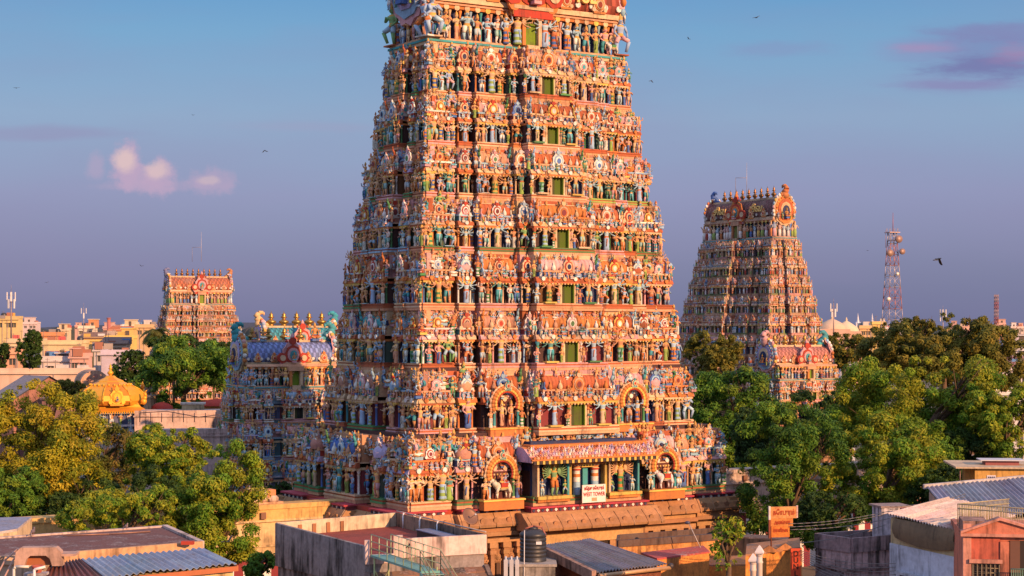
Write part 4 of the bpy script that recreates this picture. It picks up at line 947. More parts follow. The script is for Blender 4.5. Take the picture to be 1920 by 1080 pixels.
# ---------------------------------------------------------------- trees
NR = np.random.default_rng(3)
PAL = {'yellow': ((.38, .34, .022), (.20, .24, .02), (.42, .33, .03)), 'green': ((.10, .21, .024), (.055, .13, .02), (.18, .26, .025)), 'dark': ((.045, .09, .018), (.03, .06, .016), (.07, .12, .02)),
       'olive': ((.17, .16, .025), (.10, .115, .022), (.22, .18, .03)), 'brown': ((.13, .13, .028), (.08, .10, .02), (.19, .14, .035)), 'mix': ((.29, .31, .026), (.11, .22, .02), (.19, .28, .022))}


def leaf_cloud(b, pts, rads, n_each, size, pal, asp=.42, droop=.35, mix=(.5, .3, .2)):
    """leaf sprays spread through tufts: each a folded blade; colour varies by tuft and leaf"""
    pal = np.array(pal); K = len(pts); idx = np.repeat(np.arange(K), n_each); n = len(idx)
    d = NR.normal(size=(n, 3)) + np.array((0, 0, .25)); d /= np.linalg.norm(d, axis=1)[:, None]; rr = NR.random(n) ** .4
    c = pts[idx] + d * rr[:, None] * rads[idx][:, None] * np.array((1, 1, .8))
    nrm = d * 1.1 + NR.normal(size=(n, 3)) * .42 + np.array((0, 0, .35)); nrm /= np.linalg.norm(nrm, axis=1)[:, None]
    t = NR.normal(size=(n, 3)) + d * .6 + np.array((0, 0, -droop)); t -= nrm * np.sum(t * nrm, 1)[:, None]; t /= np.linalg.norm(t, axis=1)[:, None]; w = np.cross(nrm, t)
    L_ = size * NR.uniform(.6, 1.4, n)[:, None]; W_ = L_ * asp
    V = np.stack([c - t * L_ * .5, c + w * W_ * .5 - nrm * L_ * .08, c + t * L_ * .5, c - w * W_ * .5 - nrm * L_ * .08], 1).reshape(-1, 3)
    ci = NR.choice(3, K, p=mix)[idx]; sw = NR.random(n) < .25; ci = np.where(sw, NR.integers(0, 3, n), ci)
    cols = pal[ci] * NR.uniform(.7, 1.3, n)[:, None] * NR.uniform(.8, 1.2, K)[idx][:, None]
    b.add(V, np.arange(4 * n), np.full(n, 4), cols)


def tree(name, label, cx, cy, rx, rz, Y, pal, dens=1.0, group=None, squash=.9, lsz=1.0, clump=.135, mix=(.5, .3, .2), low=True, trunk=True, asp=.42, lobes=8):
    r = random.Random(int(cx * 7 + cy)); k = Y / F_PX; X, Zc, Rx, Rz = PX(cx, Y), PZ(cy, Y), rx * k * 1.1, rz * k * 1.09; Ry = Rx * squash
    t = empty(name, label, 'tree', (X, Y, 0), 0, group)
    size = .0020 * Y * lsz; area = math.pi * (rx * .533) * (rz * .533); N = int(area * 4.2 * dens / lsz ** 1.3)
    pts = []; rads = []; base = (Rx * Rz) ** .5
    for i in range(lobes):           # boughs: uneven lobes, each with its own tufts
        a = 2.4 * i + r.uniform(-.5, .5); u = r.uniform(-.85, .8) if i else .62; q = math.sqrt(max(0, 1 - u * u)); f = r.uniform(.45, .78)
        lc = np.array((math.cos(a) * q * Rx * f, math.sin(a) * q * Ry * f, u * Rz * f)); lr = r.uniform(.34, .58)
        m = int(15 * lr * lr / .2) + 6
        for j in range(m):
            v = np.array([r.gauss(0, 1) for _ in range(3)]) + lc / base * .9; v /= np.linalg.norm(v); s_ = lr * r.uniform(.62, 1.08)
            pts.append(lc + v * np.array((Rx, Ry, Rz)) * s_); rads.append(r.uniform(.7, 1.35) * clump * base)
    for j in range(lobes * 7):       # stray sprays breaking the outline
        v = np.array([r.gauss(0, 1) for _ in range(3)]); v /= np.linalg.norm(v); pts.append(v * np.array((Rx, Ry, Rz)) * r.uniform(.66, .9)); rads.append(clump * base * r.uniform(.35, .7))
    pts = np.array(pts); rads = np.array(rads); el_ = np.linalg.norm(pts / np.array((Rx, Ry, Rz)), axis=1); pts *= np.minimum(1, .98 / np.maximum(el_, .01))[:, None]; rads_n = rads ** 2 / np.mean(rads ** 2)
    b = MB(trans(0, 0, Zc)); keep = np.maximum(0 if dens < .3 else 12, (N / len(pts) * rads_n)).astype(int)
    for n_ in sorted(set((keep // 12) * 12)): sel = (keep // 12) * 12 == n_; leaf_cloud(b, pts[sel], rads[sel], int(n_) + 6, size, PAL[pal], asp, mix=mix)
    b.build('crown', 'leaf', t)
    if trunk:
        b = MB(); bc = (.14, .085, .05); zt = max(1.0, Zc - Rz * .5); tr = max(.18, Rx * .055)
        b.path([(0, 0, 0), (r.uniform(-.2, .2), 0, zt * .5), (r.uniform(-.3, .3), 0, zt)], [tr * 1.3, tr, tr * .8], 8, bc); b.build('trunk', 'bark', t)
        b = MB(); top = np.array((0, 0, zt))
        for i in range(11):
            e = pts[i * 2 % len(pts)] * .85 + np.array((0, 0, Zc)); m = top * .55 + e * .45 + np.array((r.uniform(-.5, .5), r.uniform(-.5, .5), .3)); b.path([top, m, e], [tr * .55, tr * .33, tr * .1], 6, bc)
            for j in range(3): e2 = e + np.array((r.uniform(-1, 1), r.uniform(-1, .3), r.uniform(-.2, 1))) * Rx * .22; b.tube(m * .3 + e * .7, e2, tr * .16, tr * .05, 4, bc)
        b.build('branches', 'bark', t)
    return t


for a in (
    ('leafy_tree', 'big yellow leaved tree at the scene edge behind the ochre wall', 66, 850, 118, 138, 141, 'yellow', 1.05),
    ('leafy_tree', 'thin brownish green tree full of dry pods in front of the golden shrine', 178, 885, 76, 96, 156, 'brown', .8),
    ('leafy_tree', 'yellow topped tree right below the golden shrine and its terrace', 312, 872, 82, 82, 143, 'mix', 1.1),
    ('leafy_tree', 'tall bright green tree overlapping the ochre wall beside the bull statue', 414, 950, 84, 128, 121, 'mix', 1.1),
    ('leafy_tree', 'low spreading tree just behind the grey terrace roof with corrugated lean-to', 236, 975, 112, 60, 119, 'mix', 1.1),
    ('leafy_tree', 'broad rounded tree in front of the pale orange distant tower', 345, 704, 100, 66, 240, 'green', 1.1),
    ('leafy_tree', 'dark tree tucked behind the broad rounded one, touching the orange tower', 402, 676, 36, 42, 254, 'dark', 1.1),
    ('leafy_tree', 'small dark tree between the palm and the golden shrine', 240, 688, 32, 34, 264, 'dark', 1.1),
    ('leafy_tree', 'dark flat crown at the foot of the palm', 325, 650, 42, 24, 262, 'dark', 1.1),
    ('leafy_tree', 'narrow dark upright tree among the city houses', 57, 655, 22, 40, 330, 'dark', 1.2),
    ('leafy_tree', 'small round dark tree among city houses, cut by the edge of the scene', 2, 668, 18, 30, 332, 'dark', 1.2),
    ('leafy_tree', 'little green tree beside the grey gabled roof', 128, 738, 30, 26, 176, 'olive', 1.0),
    ('shrub', 'dark shrub behind the bull statue on the wall', 520, 928, 26, 26, 147, 'dark', 1.0),
    ('leafy_tree', 'olive green tree in front of the tall corner-on tower', 1340, 668, 54, 44, 232, 'olive', 1.1),
    ('leafy_tree', 'large dark green tree close behind the great tower edge', 1366, 800, 80, 128, 192, 'green', 1.1),
    ('leafy_tree', 'dark tree growing before the squat tower with pink roof', 1540, 786, 70, 62, 188, 'dark', 1.1),
    ('leafy_tree', 'tall dark green tree before the pinkish compound wall, behind the rusty sign', 1480, 892, 100, 128, 139, 'green', .9),
    ('leafy_tree', 'very big yellow green tree, the widest crown beside the pinkish wall', 1712, 776, 162, 122, 152, 'mix', 1.15),
    ('leafy_tree', 'leafy tree under the widest crown, right before the pinkish wall', 1652, 886, 104, 96, 141, 'mix', 1.0),
    ('leafy_tree', 'far olive green spreading tree below the lattice telecom tower', 1714, 650, 96, 60, 240, 'olive', 1.2),
    ('leafy_tree', 'far olive tree next to the slim lattice mast', 1822, 668, 92, 70, 244, 'olive', 1.2),
    ('leafy_tree', 'small far olive tree below the two white church spires', 1584, 658, 40, 34, 262, 'olive', 1.1),
    ('leafy_tree', 'yellow green tree above the mustard house, cut by the edge of the scene', 1886, 796, 74, 74, 147, 'mix', 1.1),
    ('leafy_tree', 'dark green tree behind the mustard house', 1812, 872, 90, 76, 150, 'dark', 1.1),
    ('leafy_tree', 'dark bushy tree between the corrugated white roof and the wall', 1762, 926, 60, 56, 137, 'dark', 1.0),
    ('leafy_tree', 'low dark tree behind the blackened concrete house', 1560, 960, 60, 44, 130, 'dark', .9),
    ('leafy_tree', 'dark green tree filling the gap under the thin brownish one, along the ochre wall', 130, 958, 96, 62, 137, 'dark', 1.0),
    ('leafy_tree', 'shaded low tree at the scene edge under the big yellow leaved one', 10, 935, 70, 66, 136, 'green', 1.0),
    ('leafy_tree', 'dark tree behind the bright green tree, along the ochre wall', 330, 935, 80, 62, 136, 'dark', 1.0),
    ('leafy_tree', 'shaded tree standing before the pinkish wall under the widest crown', 1745, 868, 80, 70, 148, 'green', 1.0),
    ('leafy_tree', 'far olive tree filling the skyline between the telecom tower and the slim mast', 1772, 650, 96, 66, 236, 'olive', 1.2),
    ('leafy_tree', 'dark tree deep in the grove behind the tall green one', 1440, 822, 66, 64, 170, 'dark', 1.0),
): tree(*a, group='leafy trees around the temple')
tree('sapling', 'thin young tree with large yellow green leaves before the red roof', 1364, 1022, 30, 58, 99, 'mix', .12, None, .9, 1.5, .2, asp=.5, lobes=5)
tree('shrub', 'small green plant at the foot of the ochre wall beside the grey concrete house', 488, 1062, 26, 28, 117, 'green', .7, None, .9, 1.3, .25, lobes=5)


def palm(px, py, Y):
    t = empty('palm_tree', 'tall coconut palm rising before the pale orange tower', 'tree', (PX(px, Y), Y, 0)); zt = PZ(py, Y); r = random.Random(2)
    b = MB(); b.path([(0, 0, 0), (.5, 0, zt * .4), (.2, 0, zt * .8), (0, 0, zt)], [.32, .24, .2, .17], 8, (.16, .11, .07)); b.build('trunk', 'bark', t)
    for k in range(20):
        b = MB(trans(0, 0, zt)); a = k * 2.4 + r.uniform(-.2, .2); up = r.uniform(-.5, 1.0); L_ = r.uniform(2.6, 3.4); prev = np.zeros(3); dirv = np.array((math.cos(a), math.sin(a), up)); dirv /= np.linalg.norm(dirv); side = np.array((-math.sin(a), math.cos(a), 0))
        for i in range(9):
            nx = prev + dirv * L_ / 9; b.tube(prev, nx, .035, .03, 4, (.12, .13, .03)); c = (.07, .095, .02) if r.random() < .6 else (.12, .12, .03)
            for sg in (-1, 1):
                l = .75 * math.sin((i + 1.5) / 10.5 * math.pi) + .15; tip = nx + side * sg * l + dirv * l * .35 + np.array((0, 0, -l * .45)); b.add([prev, nx, tip], (0, 1, 2), [3], c); b.add([(prev + nx) / 2, nx + dirv * .1, tip + dirv * .22], (0, 1, 2), [3], c)
            prev = nx; dirv = dirv + np.array((0, 0, -.2)); dirv /= np.linalg.norm(dirv)
        b.build('frond', 'leaf', t)


palm(289, 622, 300)

# ---------------------------------------------------------------- houses across the street, below the camera
def corrugated(b, a, c, d, e, n, amp, col, th=.03):
    """wavy sheet over the quad a-c (top edge), e-d (bottom edge); ridges run from top to bottom"""
    a, c, d, e = (np.array(v, float) for v in (a, c, d, e)); nn = np.cross(c - a, e - a); nn /= np.linalg.norm(nn); nn *= 1 if nn[2] > 0 else -1; m = n * 6; V = []
    for i in range(m + 1):
        f = i / m; o = nn * amp * math.sin(2 * math.pi * i / 6)
        for g in (0, .5, 1): V.append((a + (c - a) * f) * (1 - g) + (e + (d - e) * f) * g + o + nn * (.05 * math.sin(i * .11 + 2 * g + n) * (g - .2) + .03 * math.sin(i * .037 * 9 + g * 5) * (g == .5) + (.035 if (i // 36) % 2 else 0)))
    k = len(V); V = V + [v - nn * th for v in V]; fl = []; cc = []
    r = random.Random(n); pc = {}
    for i in range(m):
        for g in (0, 1):
            q = i * 3 + g; fl += [q, q + 3, q + 4, q + 1]; fl += [k + q + 1, k + q + 4, k + q + 3, k + q]; key = (i // 18, g)
            if key not in pc: pc[key] = jig(r, col, .16)
            cc += [pc[key]] * 2
        for g in (0, 2): q = i * 3 + g; fl += [q, q + 3, k + q + 3, k + q] if g == 0 else [k + q, k + q + 3, q + 3, q]; cc.append(col)
    b.add(np.array(V), fl, [4] * (len(fl) // 4), np.array(cc))


def v3(g, dz=0): return np.array((g[0], g[1], g[2] + dz))


# --- terrace house with the corrugated lean-to
zt = 9.5; q0, q1, q2, q3 = G(309, 988, zt), G(378, 1019, zt), G(112, 1041, zt), G(-60, 1050, zt); q4 = G(-60, 1014, zt)
hs_ = empty('terrace_house', 'low house with a stained grey terrace roof and orange edge, below the spreading tree', 'house', (q2[0], q2[1], 0)); O = np.array((q2[0], q2[1], 0))
fp = [(v[0] - O[0], v[1] - O[1]) for v in (q0, q1, q2, q3, q4)]
b = MB(); b.poly(fp, 0, zt - .25, (.62, .44, .30)); b.build('wall', 'wall', hs_)
b = MB(); b.poly(fp, zt - .28, zt, (.17, .075, .065)); b.build('terrace_roof', 'roof', hs_)
b = MB()
for i in (0, 1): b.obox(fp[i], fp[i + 1], .32, zt - .38, zt + .14, (.66, .38, .20) if i else (.60, .46, .40))
b.obox(fp[4], fp[0], .3, zt - .3, zt + .10, (.6, .45, .40)); b.obox(fp[2], fp[3], .32, zt - .35, zt + .12, (.6, .4, .26)); b.build('parapet', 'wall', hs_)
b = MB(); p = G(352, 1024, zt); b.box(p[0] - O[0] - .35, p[0] - O[0] + .35, p[1] - O[1] - .2, p[1] - O[1] + .2, zt + .1, zt + .3, (.4, .05, .03)); b.build('chimney_cap', 'plain', hs_)
# lean-to: blue-grey sheets, one rusty sheet, timber fascia, wall
A_, B_, C_, D_ = v3(G(152, 1048, 9.55)), v3(G(381, 1028, 9.55)), v3(G(444, 1057, 9.15)), v3(G(195, 1081, 9.15))
lt = empty('lean_to', 'lean-to shed roofed with blue grey corrugated sheets and one rusty sheet', 'shed', (C_[0], C_[1], 0)); O = np.array((C_[0], C_[1], 0))
b = MB(); corrugated(b, A_ - O, B_ - O, C_ - O, D_ - O, 20, .06, (.26, .33, .43)); b.build('corrugated_roof', 'sheet', lt)
E_, F_ = v3(G(95, 1056, 9.5)), v3(G(72, 1095, 9.1))
b = MB(); corrugated(b, E_ - O, A_ - O + np.array((0, 0, -.03)), D_ - O + np.array((0, 0, -.06)), F_ - O, 10, .06, (.14, .035, .025)); b.build('rusty_sheet', 'sheet', lt)
b = MB(); W1 = [(v - O)[:2] for v in (A_ + (.3, -.4, 0), B_ + (-.3, -.4, 0), C_ + (-.25, .25, 0), F_ + (.3, .4, 0))]; b.poly([tuple(w) for w in W1], 0, [9.35, 9.35, 8.95, 8.9], (.66, .48, .24)); b.build('wall', 'wall', lt)
b = MB(); b.obox((C_ - O)[:2], (F_ - O)[:2], .08, 8.75, 9.02, (.42, .13, .05)); b.obox((B_ - O)[:2] + (.05, -.05), (C_ - O)[:2] + (.05, 0), .08, 9.1, 9.4, (.42, .13, .05), 8.75, 9.05); b.build('fascia', 'plain', lt)
# small arched concrete hood, tub and pipes on the terrace edge
p = G(74, 1060, 9.5); hd = empty('concrete_hood', 'pale concrete hood with an arched opening, standing on the terrace edge', 'roof hood', p, rad(4))
b = MB(); n = 8; pts = [(-1.25, 0), (-1.15, .75), (-.9, .98), (.9, .98), (1.15, .75), (1.25, 0)]
inn = [(-.72, 0), (-.6, .38), (-.4, .55), (.4, .55), (.6, .38), (.72, 0)]
for i in range(5):
    V = []
    for y in (-.35, .35): V += [(pts[i][0], y, pts[i][1]), (pts[i + 1][0], y, pts[i + 1][1]), (inn[i + 1][0], y, inn[i + 1][1]), (inn[i][0], y, inn[i][1])]
    b.add(V, (0, 3, 2, 1, 4, 5, 6, 7, 0, 1, 5, 4, 2, 3, 7, 6, 1, 2, 6, 5, 3, 0, 4, 7), [4] * 6, (.50, .32, .25))
b.box(1.05, 1.9, -.3, .9, .5, .62, (.50, .32, .25)); b.build('hood_shell', 'wall', hd)
b = MB(); b.box(-.7, .7, .1, .2, .0, .5, (.36, .12, .05)); b.build('back_panel', 'plain', hd)
p = G(70, 1068, 9.7); tb = empty('clay_tub', 'round terracotta tub on a grey slab beside the concrete hood', 'tub', (p[0], p[1], 9.55))
b = MB(); b.lathe([(.2, 0), (.27, .25), (.3, .3), (.3, .36), (.24, .36), (.2, .1)], 14, (.42, .10, .06)); b.build('tub_body', 'plain', tb); b = MB(); b.box(-.6, .5, -.35, .35, -.12, 0, (.45, .40, .40)); b.build('slab', 'wall', tb)
p = G(26, 1085, 9.4); pp = empty('drain_pipe', 'pair of white plastic pipes rising at the terrace corner', 'pipe', (p[0], p[1], 0))
b = MB(); b.path([(0, 0, 6), (0, 0, 9.9), (.1, 0, 10.0), (.75, 0, 10.0)], .07, 8, (.62, .58, .5)); b.build('tall_pipe', 'plain', pp); b = MB(); b.path([(1.0, .1, 6), (1.0, .1, 9.85), (1.5, .3, 9.95)], .07, 8, (.7, .68, .66)); b.build('short_pipe', 'plain', pp)
p = G(8, 1060, 9.4); lr = empty('leaning_rail', 'bent pinkish pipe handrail at the corner of the grey stained terrace', 'handrail', p)
b = MB(); PR = (.55, .33, .26)
b.path([(-.6, -1.4, -1.5), (.1, -.2, .3), (.45, .9, .75), (1.5, 1.1, .62)], .05, 6, PR); b.path([(-.1, -1.5, -1.5), (.55, -.3, .3), (.75, .5, .72)], .05, 6, PR); b.tube((.45, .9, .75), (.75, .5, .72), .045, .045, 6, PR); b.tube((1.5, 1.1, .62), (1.5, 1.1, -.1), .045, .045, 6, PR); b.build('rails', 'metal', lr)
p = G(205, 1003, zt); fp_ = empty('roof_pipe', 'thin rusty pipe lying across the grey stained terrace', 'pipe', (p[0], p[1], zt + .01))
b = MB(); b.path([(-2.6, -.8, .05), (0, 0, .05), (2.2, 1.3, .05)], .05, 6, (.30, .16, .12)); b.build('pipe', 'metal', fp_)
# neighbour's cream roof corner at the edge
w = [G(-60, 990, 9.2), G(32, 993, 9.2), G(-60, 1008, 9.2)]; w0 = G(32, 993, 9.2)
nb = empty('flat_roof_house', 'corner of a cream flat-roofed house with blue tinted roof at the scene edge', 'house', (w0[0], w0[1], 0))
fpn = [(w[0][0] - w0[0] - 3, 6), (-1.0, 7), (0, 0), (w[2][0] - w0[0], w[2][1] - w0[1])]
b = MB(); b.poly(fpn, 0, 9.1, (.70, .52, .32)); b.build('wall', 'wall', nb); b = MB(); b.poly([(x * 1.02, y) for x, y in fpn], 9.05, 9.25, (.6, .5, .46), (.28, .30, .40)); b.build('roof_slab', 'roof', nb)

# --- grey concrete house with red tiled terrace
zt = 10.0; A_, B_, C_, D_ = G(519, 980, zt), G(744, 961, zt), G(911, 1002, zt), G(688, 1013, zt)
ch = empty('concrete_house', 'grey stained concrete house with a walled red tiled terrace on top, before the great tower', 'house', (D_[0], D_[1], 0)); O = np.array(D_[:2])
fa, fb, fc, fd = [np.array(v[:2]) - O for v in (A_, B_, C_, D_)]; zf = zt - .85
b = MB(); b.poly([tuple(v * .985) for v in (fa, fb, fc, fd)], 0, zf - .1, (.30, .26, .25)); b.obox(fa, fd, .24, zf - 1.8, zt - .02, (.30, .26, .25), zf - 1.8, zt - .35); b.build('stained_wall', 'grimy', ch)
b = MB(); b.poly([tuple(v * .975 + np.array((.0, .06))) for v in (fa, fb, fc, fd)], zf - .12, zf, (.34, .065, .045)); b.build('tiled_floor', 'tiles', ch)
b = MB(); b.obox(fa, fb, .2, zf - .1, zt, (.66, .52, .36)); b.build('cream_parapet', 'wall', ch)
b = MB(); b.obox(fb, fc, .2, zf - .1, zt, (.30, .20, .14)); b.build('dark_parapet', 'grimy', ch)
dv = (fc - fd) / np.linalg.norm(fc - fd); st = fd + dv * 1.75
b = MB(); b.obox(st, fc, .24, zf - .25, zt, (.72, .54, .48)); b.poly([tuple(st + np.array((-.15, -.1))), tuple(st + np.array((.35, -.1))), tuple(st + np.array((.35, .14))), tuple(st + np.array((-.15, .14)))], zf - .2, zt + .2, (.70, .52, .45)); b.box(-.12, .14, -.12, .14, zf - .5, zt, (.70, .54, .5)); b.obox((0, 0), st, .2, zf - .5, zf + .02, (.68, .5, .45)); b.build('pink_parapet', 'wall', ch)
for k in range(4):
    f = fa + (fb - fa) * (.19 + .115 * k); b = MB(); b.box(f[0] - .1, f[0] + .1, f[1] - .3, f[1] - .1, zf - .01, zf + .62, (.46, .20, .09)); b.build('stub_pillar', 'wall', ch)
b = MB(); pr = []
for k in range(3):
    f = fb + (fc - fb) * (.12 + .2 * k) + np.array((-.22, -.05)); b.path([(f[0], f[1], zf), (f[0], f[1], zt - .05), (f[0] + .05, f[1] + .05, zt + .12)], .05, 7, (.72, .72, .74)); pr.append((f[0] + .2, f[1], zt + .12))
b.path([(fb[0], fb[1], zt + .1), *pr, (fc[0], fc[1], zt + .14)], .045, 6, (.45, .36, .30)); b.build('water_pipe', 'plain', ch)
p = G(823, 1003, zf + .35); sl = empty('solar_panel', 'flat black box with a pale blue top lying on the red tiled terrace', 'panel', (p[0], p[1], zf + .004), math.atan2(*(fc - fb)[::-1]))
b = MB(); b.box(-2.35, 2.1, -.42, .42, 0, .42, (.025, .025, .03)); b.build('casing', 'plain', sl); b = MB(); b.box(-2.4, 2.15, -.48, .48, .42, .47, (.20, .26, .40)); b.build('cover_sheet', 'sheet', sl)
p = G(880, 984, zt); sd = empty('satellite_dish', 'rusty brown satellite dish on the terrace corner before the stone plinth', 'satellite dish', (p[0], p[1] - .3, zt - .05), rad(40))
b = MB(); b.M = np.array(Matrix.Translation((0, 0, .55)) @ Matrix.Rotation(rad(62), 4, 'X')); b.lathe([(.05, -.02), (.3, .02), (.45, .07), (.56, .13), (.57, .15), (.45, .1), (.3, .06), (.02, .02)], 20, (.20, .11, .075)); b.build('dish', 'metal', sd)
b = MB(); b.tube((0, 0, -.1), (0, 0, .5), .05, .05, 6, (.3, .25, .2)); b.tube((0, -.1, .5), (0, -.6, .75), .02, .02, 5, (.3, .25, .2)); b.ellip((0, -.62, .76), .07, (.6, .6, .6), 6, 4); b.build('mount', 'metal', sd)
# sloping tiled roof in front
sr = empty('sloping_roof', 'brown sloping tiled roof below the pink parapet', 'roof', (0, 96, 0)); O3 = np.array((0, 96, 0))
zA = zf - 1.0
r0, r1, r2, r3 = [np.array(v) - O3 for v in ((D_[0] + .2, D_[1] + .1, zA), (C_[0] - .1, C_[1] - .1, zA), (C_[0] + 1.6, C_[1] - 8.2, zA - 2.6), (D_[0] + 1.4, D_[1] - 8.0, zA - 2.6))]
def quad_slab(b, P, th, c):
    P = [np.array(p, float) for p in P]; V = P + [p - np.array((0, 0, th)) for p in P]; b.add(V, (3, 2, 1, 0, 4, 5, 6, 7, 0, 1, 5, 4, 1, 2, 6, 5, 2, 3, 7, 6, 3, 0, 4, 7), [4] * 6, c)
b = MB()
for i in range(11):
    for j in range(12):
        u0, u1, w0_, w1 = i / 11, (i + .985) / 11, j / 12, (j + 1.06) / 12; f = lambda u, w: (r0 + (r1 - r0) * u) * (1 - w) + (r3 + (r2 - r3) * u) * w
        dz = np.array((0, 0, RNG.uniform(0, .02))); quad_slab(b, [f(u0, w0_) + dz, f(u1, w0_) + dz, f(u1, w1) + dz + (0, 0, .05), f(u0, w1) + dz + (0, 0, .05)], .05, jig(RNG, (.26, .14, .085) if RNG.random() < .8 else (.10, .07, .06), .15))
b.build('roof_tiles', 'roof', sr); b = MB(); b.poly([tuple(v[:2]) for v in (r0, r1, r2, r3)], -0.0, [zA - .3, zA - .3, zA - 2.9, zA - 2.9], (.3, .24, .2)); b.build('wall', 'grimy', sr)
b = MB(); b.obox(r1[:2] + (.12, 0), r2[:2] + (.12, 0), .25, zA - .6, zA + .12, (.22, .16, .13), zA - 3.2, zA - 2.45); b.obox(r0[:2] - (.2, 0), r3[:2] - (.2, 0), .3, zA - 1.2, zA + .1, (.2, .13, .11), zA - 3.6, zA - 2.5); b.build('verge', 'grimy', sr)
# metal stair from the terrace
sx0, sy0 = D_[0] + .75, D_[1] - .15; zl = zf + .04; mstair = empty('metal_staircase', 'pale green metal footbridge and stair with railings leading off the terrace', 'stairs', (sx0, sy0, 0)); TQ = (.22, .40, .36); GQ = (.42, .50, .30)
b = MB(); quad_slab(b, [(-.55, .1, zl), (.55, .2, zl), (3.6, -4.2, zl - .3), (2.5, -4.4, zl - .3)], .12, (.16, .40, .38)); b.build('landing', 'metal', mstair)
def rail(b, p, q, n, h=1.15, c=GQ):
    p = np.array(p, float); q = np.array(q, float)
    for k in range(n + 1): x = p + (q - p) * k / n; b.tube(x, x + (0, 0, h), .03, .03, 5, c)
    for hh in (h, h * .66, h * .33): b.tube(p + (0, 0, hh), q + (0, 0, hh), .028, .028, 5, c)
b = MB(); rail(b, (-.5, .1, zl), (2.5, -4.4, zl - .3), 6); b.build('railing', 'metal', mstair)
b = MB(); rail(b, (.6, .2, zl), (3.6, -4.2, zl - .3), 6); b.build('railing', 'metal', mstair)
e0 = np.array((3.6, -4.2, zl - .3)); e1 = np.array((2.5, -4.4, zl - .3)); dn = np.array((2.6, -2.6, -3.6))
for s_ in (e0, e1):
    b = MB(); rail(b, s_, s_ + dn, 5, 1.1, (.50, .46, .22)); b.build('railing', 'metal', mstair)
b = MB()
for s_ in (e0, e1): b.obox(s_[:2], (s_ + dn)[:2], .06, s_[2] - .25, s_[2], TQ, (s_ + dn)[2] - .25, (s_ + dn)[2])
for k in range(12): f = (k + .5) / 12; m = e1 + dn * f; n_ = e0 + dn * f; quad_slab(b, [m + (0, .12, 0), n_ + (0, .12, 0), n_ + (.2, -.1, 0), m + (.2, -.1, 0)], .04, TQ)
b.build('stair_flight', 'metal', mstair)
b = MB()
for q_ in ((-.3, -.2), (.5, -.2), (2.5, -4.2), (3.4, -4.1)): b.tube((q_[0], q_[1], zl - 4.5), (q_[0], q_[1], zl - .1), .05, .05, 6, (.45, .50, .22))
for s_ in (-1, 1): b.tube((2.5, -4.2, zl - 1.6 - s_ * .8), (3.4, -4.1, zl - 1.6 + s_ * .8), .03, .03, 5, (.5, .5, .2)); b.tube((-.3, -.2, zl - 1.6 - s_ * .8), (.5, -.2, zl - 1.6 + s_ * .8), .03, .03, 5, (.5, .5, .2))
b.build('support_frame', 'metal', mstair)

# --- tank house, corrugated shed, weathered walls
zt = 7.4; p = G(998, 1052, zt)
th_ = empty('tank_house', 'small grey weathered flat house carrying the black water tank', 'house', (p[0], p[1], 0))
b = MB(); b.box(-1.6, 1.4, -1.4, 1.6, 0, zt - .15, (.34, .30, .27)); b.build('wall', 'grimy', th_); b = MB(); b.box(-1.75, 1.5, -1.5, 1.7, zt - .15, zt, (.40, .36, .32)); b.build('roof_slab', 'roof', th_)
b = MB()
for x in (-1.65, -1.3, -.95): b.tube((x, -1.55, 4), (x, -1.55, zt + .5), .06, .06, 6, (.6, .6, .62)); b.box(x - .12, x + .12, -1.62, -1.5, 4, zt + .3, (.50, .50, .54))
b.tube((-.55, -1.45, 3), (-.5, -1.45, zt + 2.1), .03, .03, 6, (.65, .62, .6)); b.build('pipe', 'plain', th_)
wt = empty('water_tank', 'black ribbed plastic water tank with a domed lid', 'water tank', (p[0] + .05, p[1] + .1, zt + .004))
prof = [(.84, 0)]
for k in range(6): z_ = .22 + k * .24; prof += [(.84, z_), (.80, z_ + .03), (.80, z_ + .07), (.84, z_ + .1)]
prof += [(.86, 1.62), (.86, 1.7), (.74, 1.82), (.45, 1.98), (.3, 2.02)]
b = MB(); b.lathe(prof, 24, (.022, .024, .03)); b.build('tank_body', 'plastic', wt); b = MB(); b.lathe([(.3, 0), (.32, .06), (.26, .12), (.05, .15)], 16, (.03, .03, .035), (0, 0, 2.01)); b.build('lid', 'plastic', wt)
b = MB(); b.box(.18, .52, -.86, -.74, 1.12, 1.3, (.7, .7, .7)); b.build('sticker', 'plain', wt)
b = MB(); b.path([(-.5, -.3, 2.05), (0, -.1, 2.2), (.55, -.2, 2.12), (.8, -.3, 1.6)], .05, 6, (.36, .12, .08)); b.build('inlet_pipe', 'plain', wt)

A_, B_, C_, D_ = v3(G(1013, 1023, 8.0)), v3(G(1108, 1011, 8.0)), v3(G(1250, 1058, 7.1)), v3(G(1120, 1073, 7.1))
cs = empty('corrugated_shed', 'brick shed with a grey weathered corrugated roof beside the black tank', 'shed', (A_[0], A_[1], 0)); O = np.array((A_[0], A_[1], 0))
b = MB(); corrugated(b, A_ - O, B_ - O, C_ - O, D_ - O, 22, .07, (.24, .23, .25)); b.build('corrugated_roof', 'sheet', cs)
b = MB(); b.poly([tuple((v - O)[:2]) for v in (A_ + (.3, .1, 0), B_ + (-.3, -.1, 0), C_ + (-.35, .1, 0), D_ + (.1, .3, 0))], 0, [7.75, 7.75, 6.85, 6.85], (.30, .10, .055)); b.build('brick_wall', 'brick', cs)
b = MB(); b.obox((A_ - O)[:2] + (-.15, 0), (D_ - O)[:2] + (-.2, 0), .32, 7.55, 8.12, (.36, .22, .17), 6.6, 7.2); b.build('rendered_verge', 'grimy', cs)
b = MB(); b.tube((D_ - O) + (.1, -.15, -.2), (C_ - O) + (.2, -.15, -.2), .13, .13, 8, (.55, .34, .18)); b.ellip(tuple((C_ - O) + (.25, -.1, -.1)), .2, (.06, .06, .07), 8, 5); b.build('gutter', 'metal', cs)

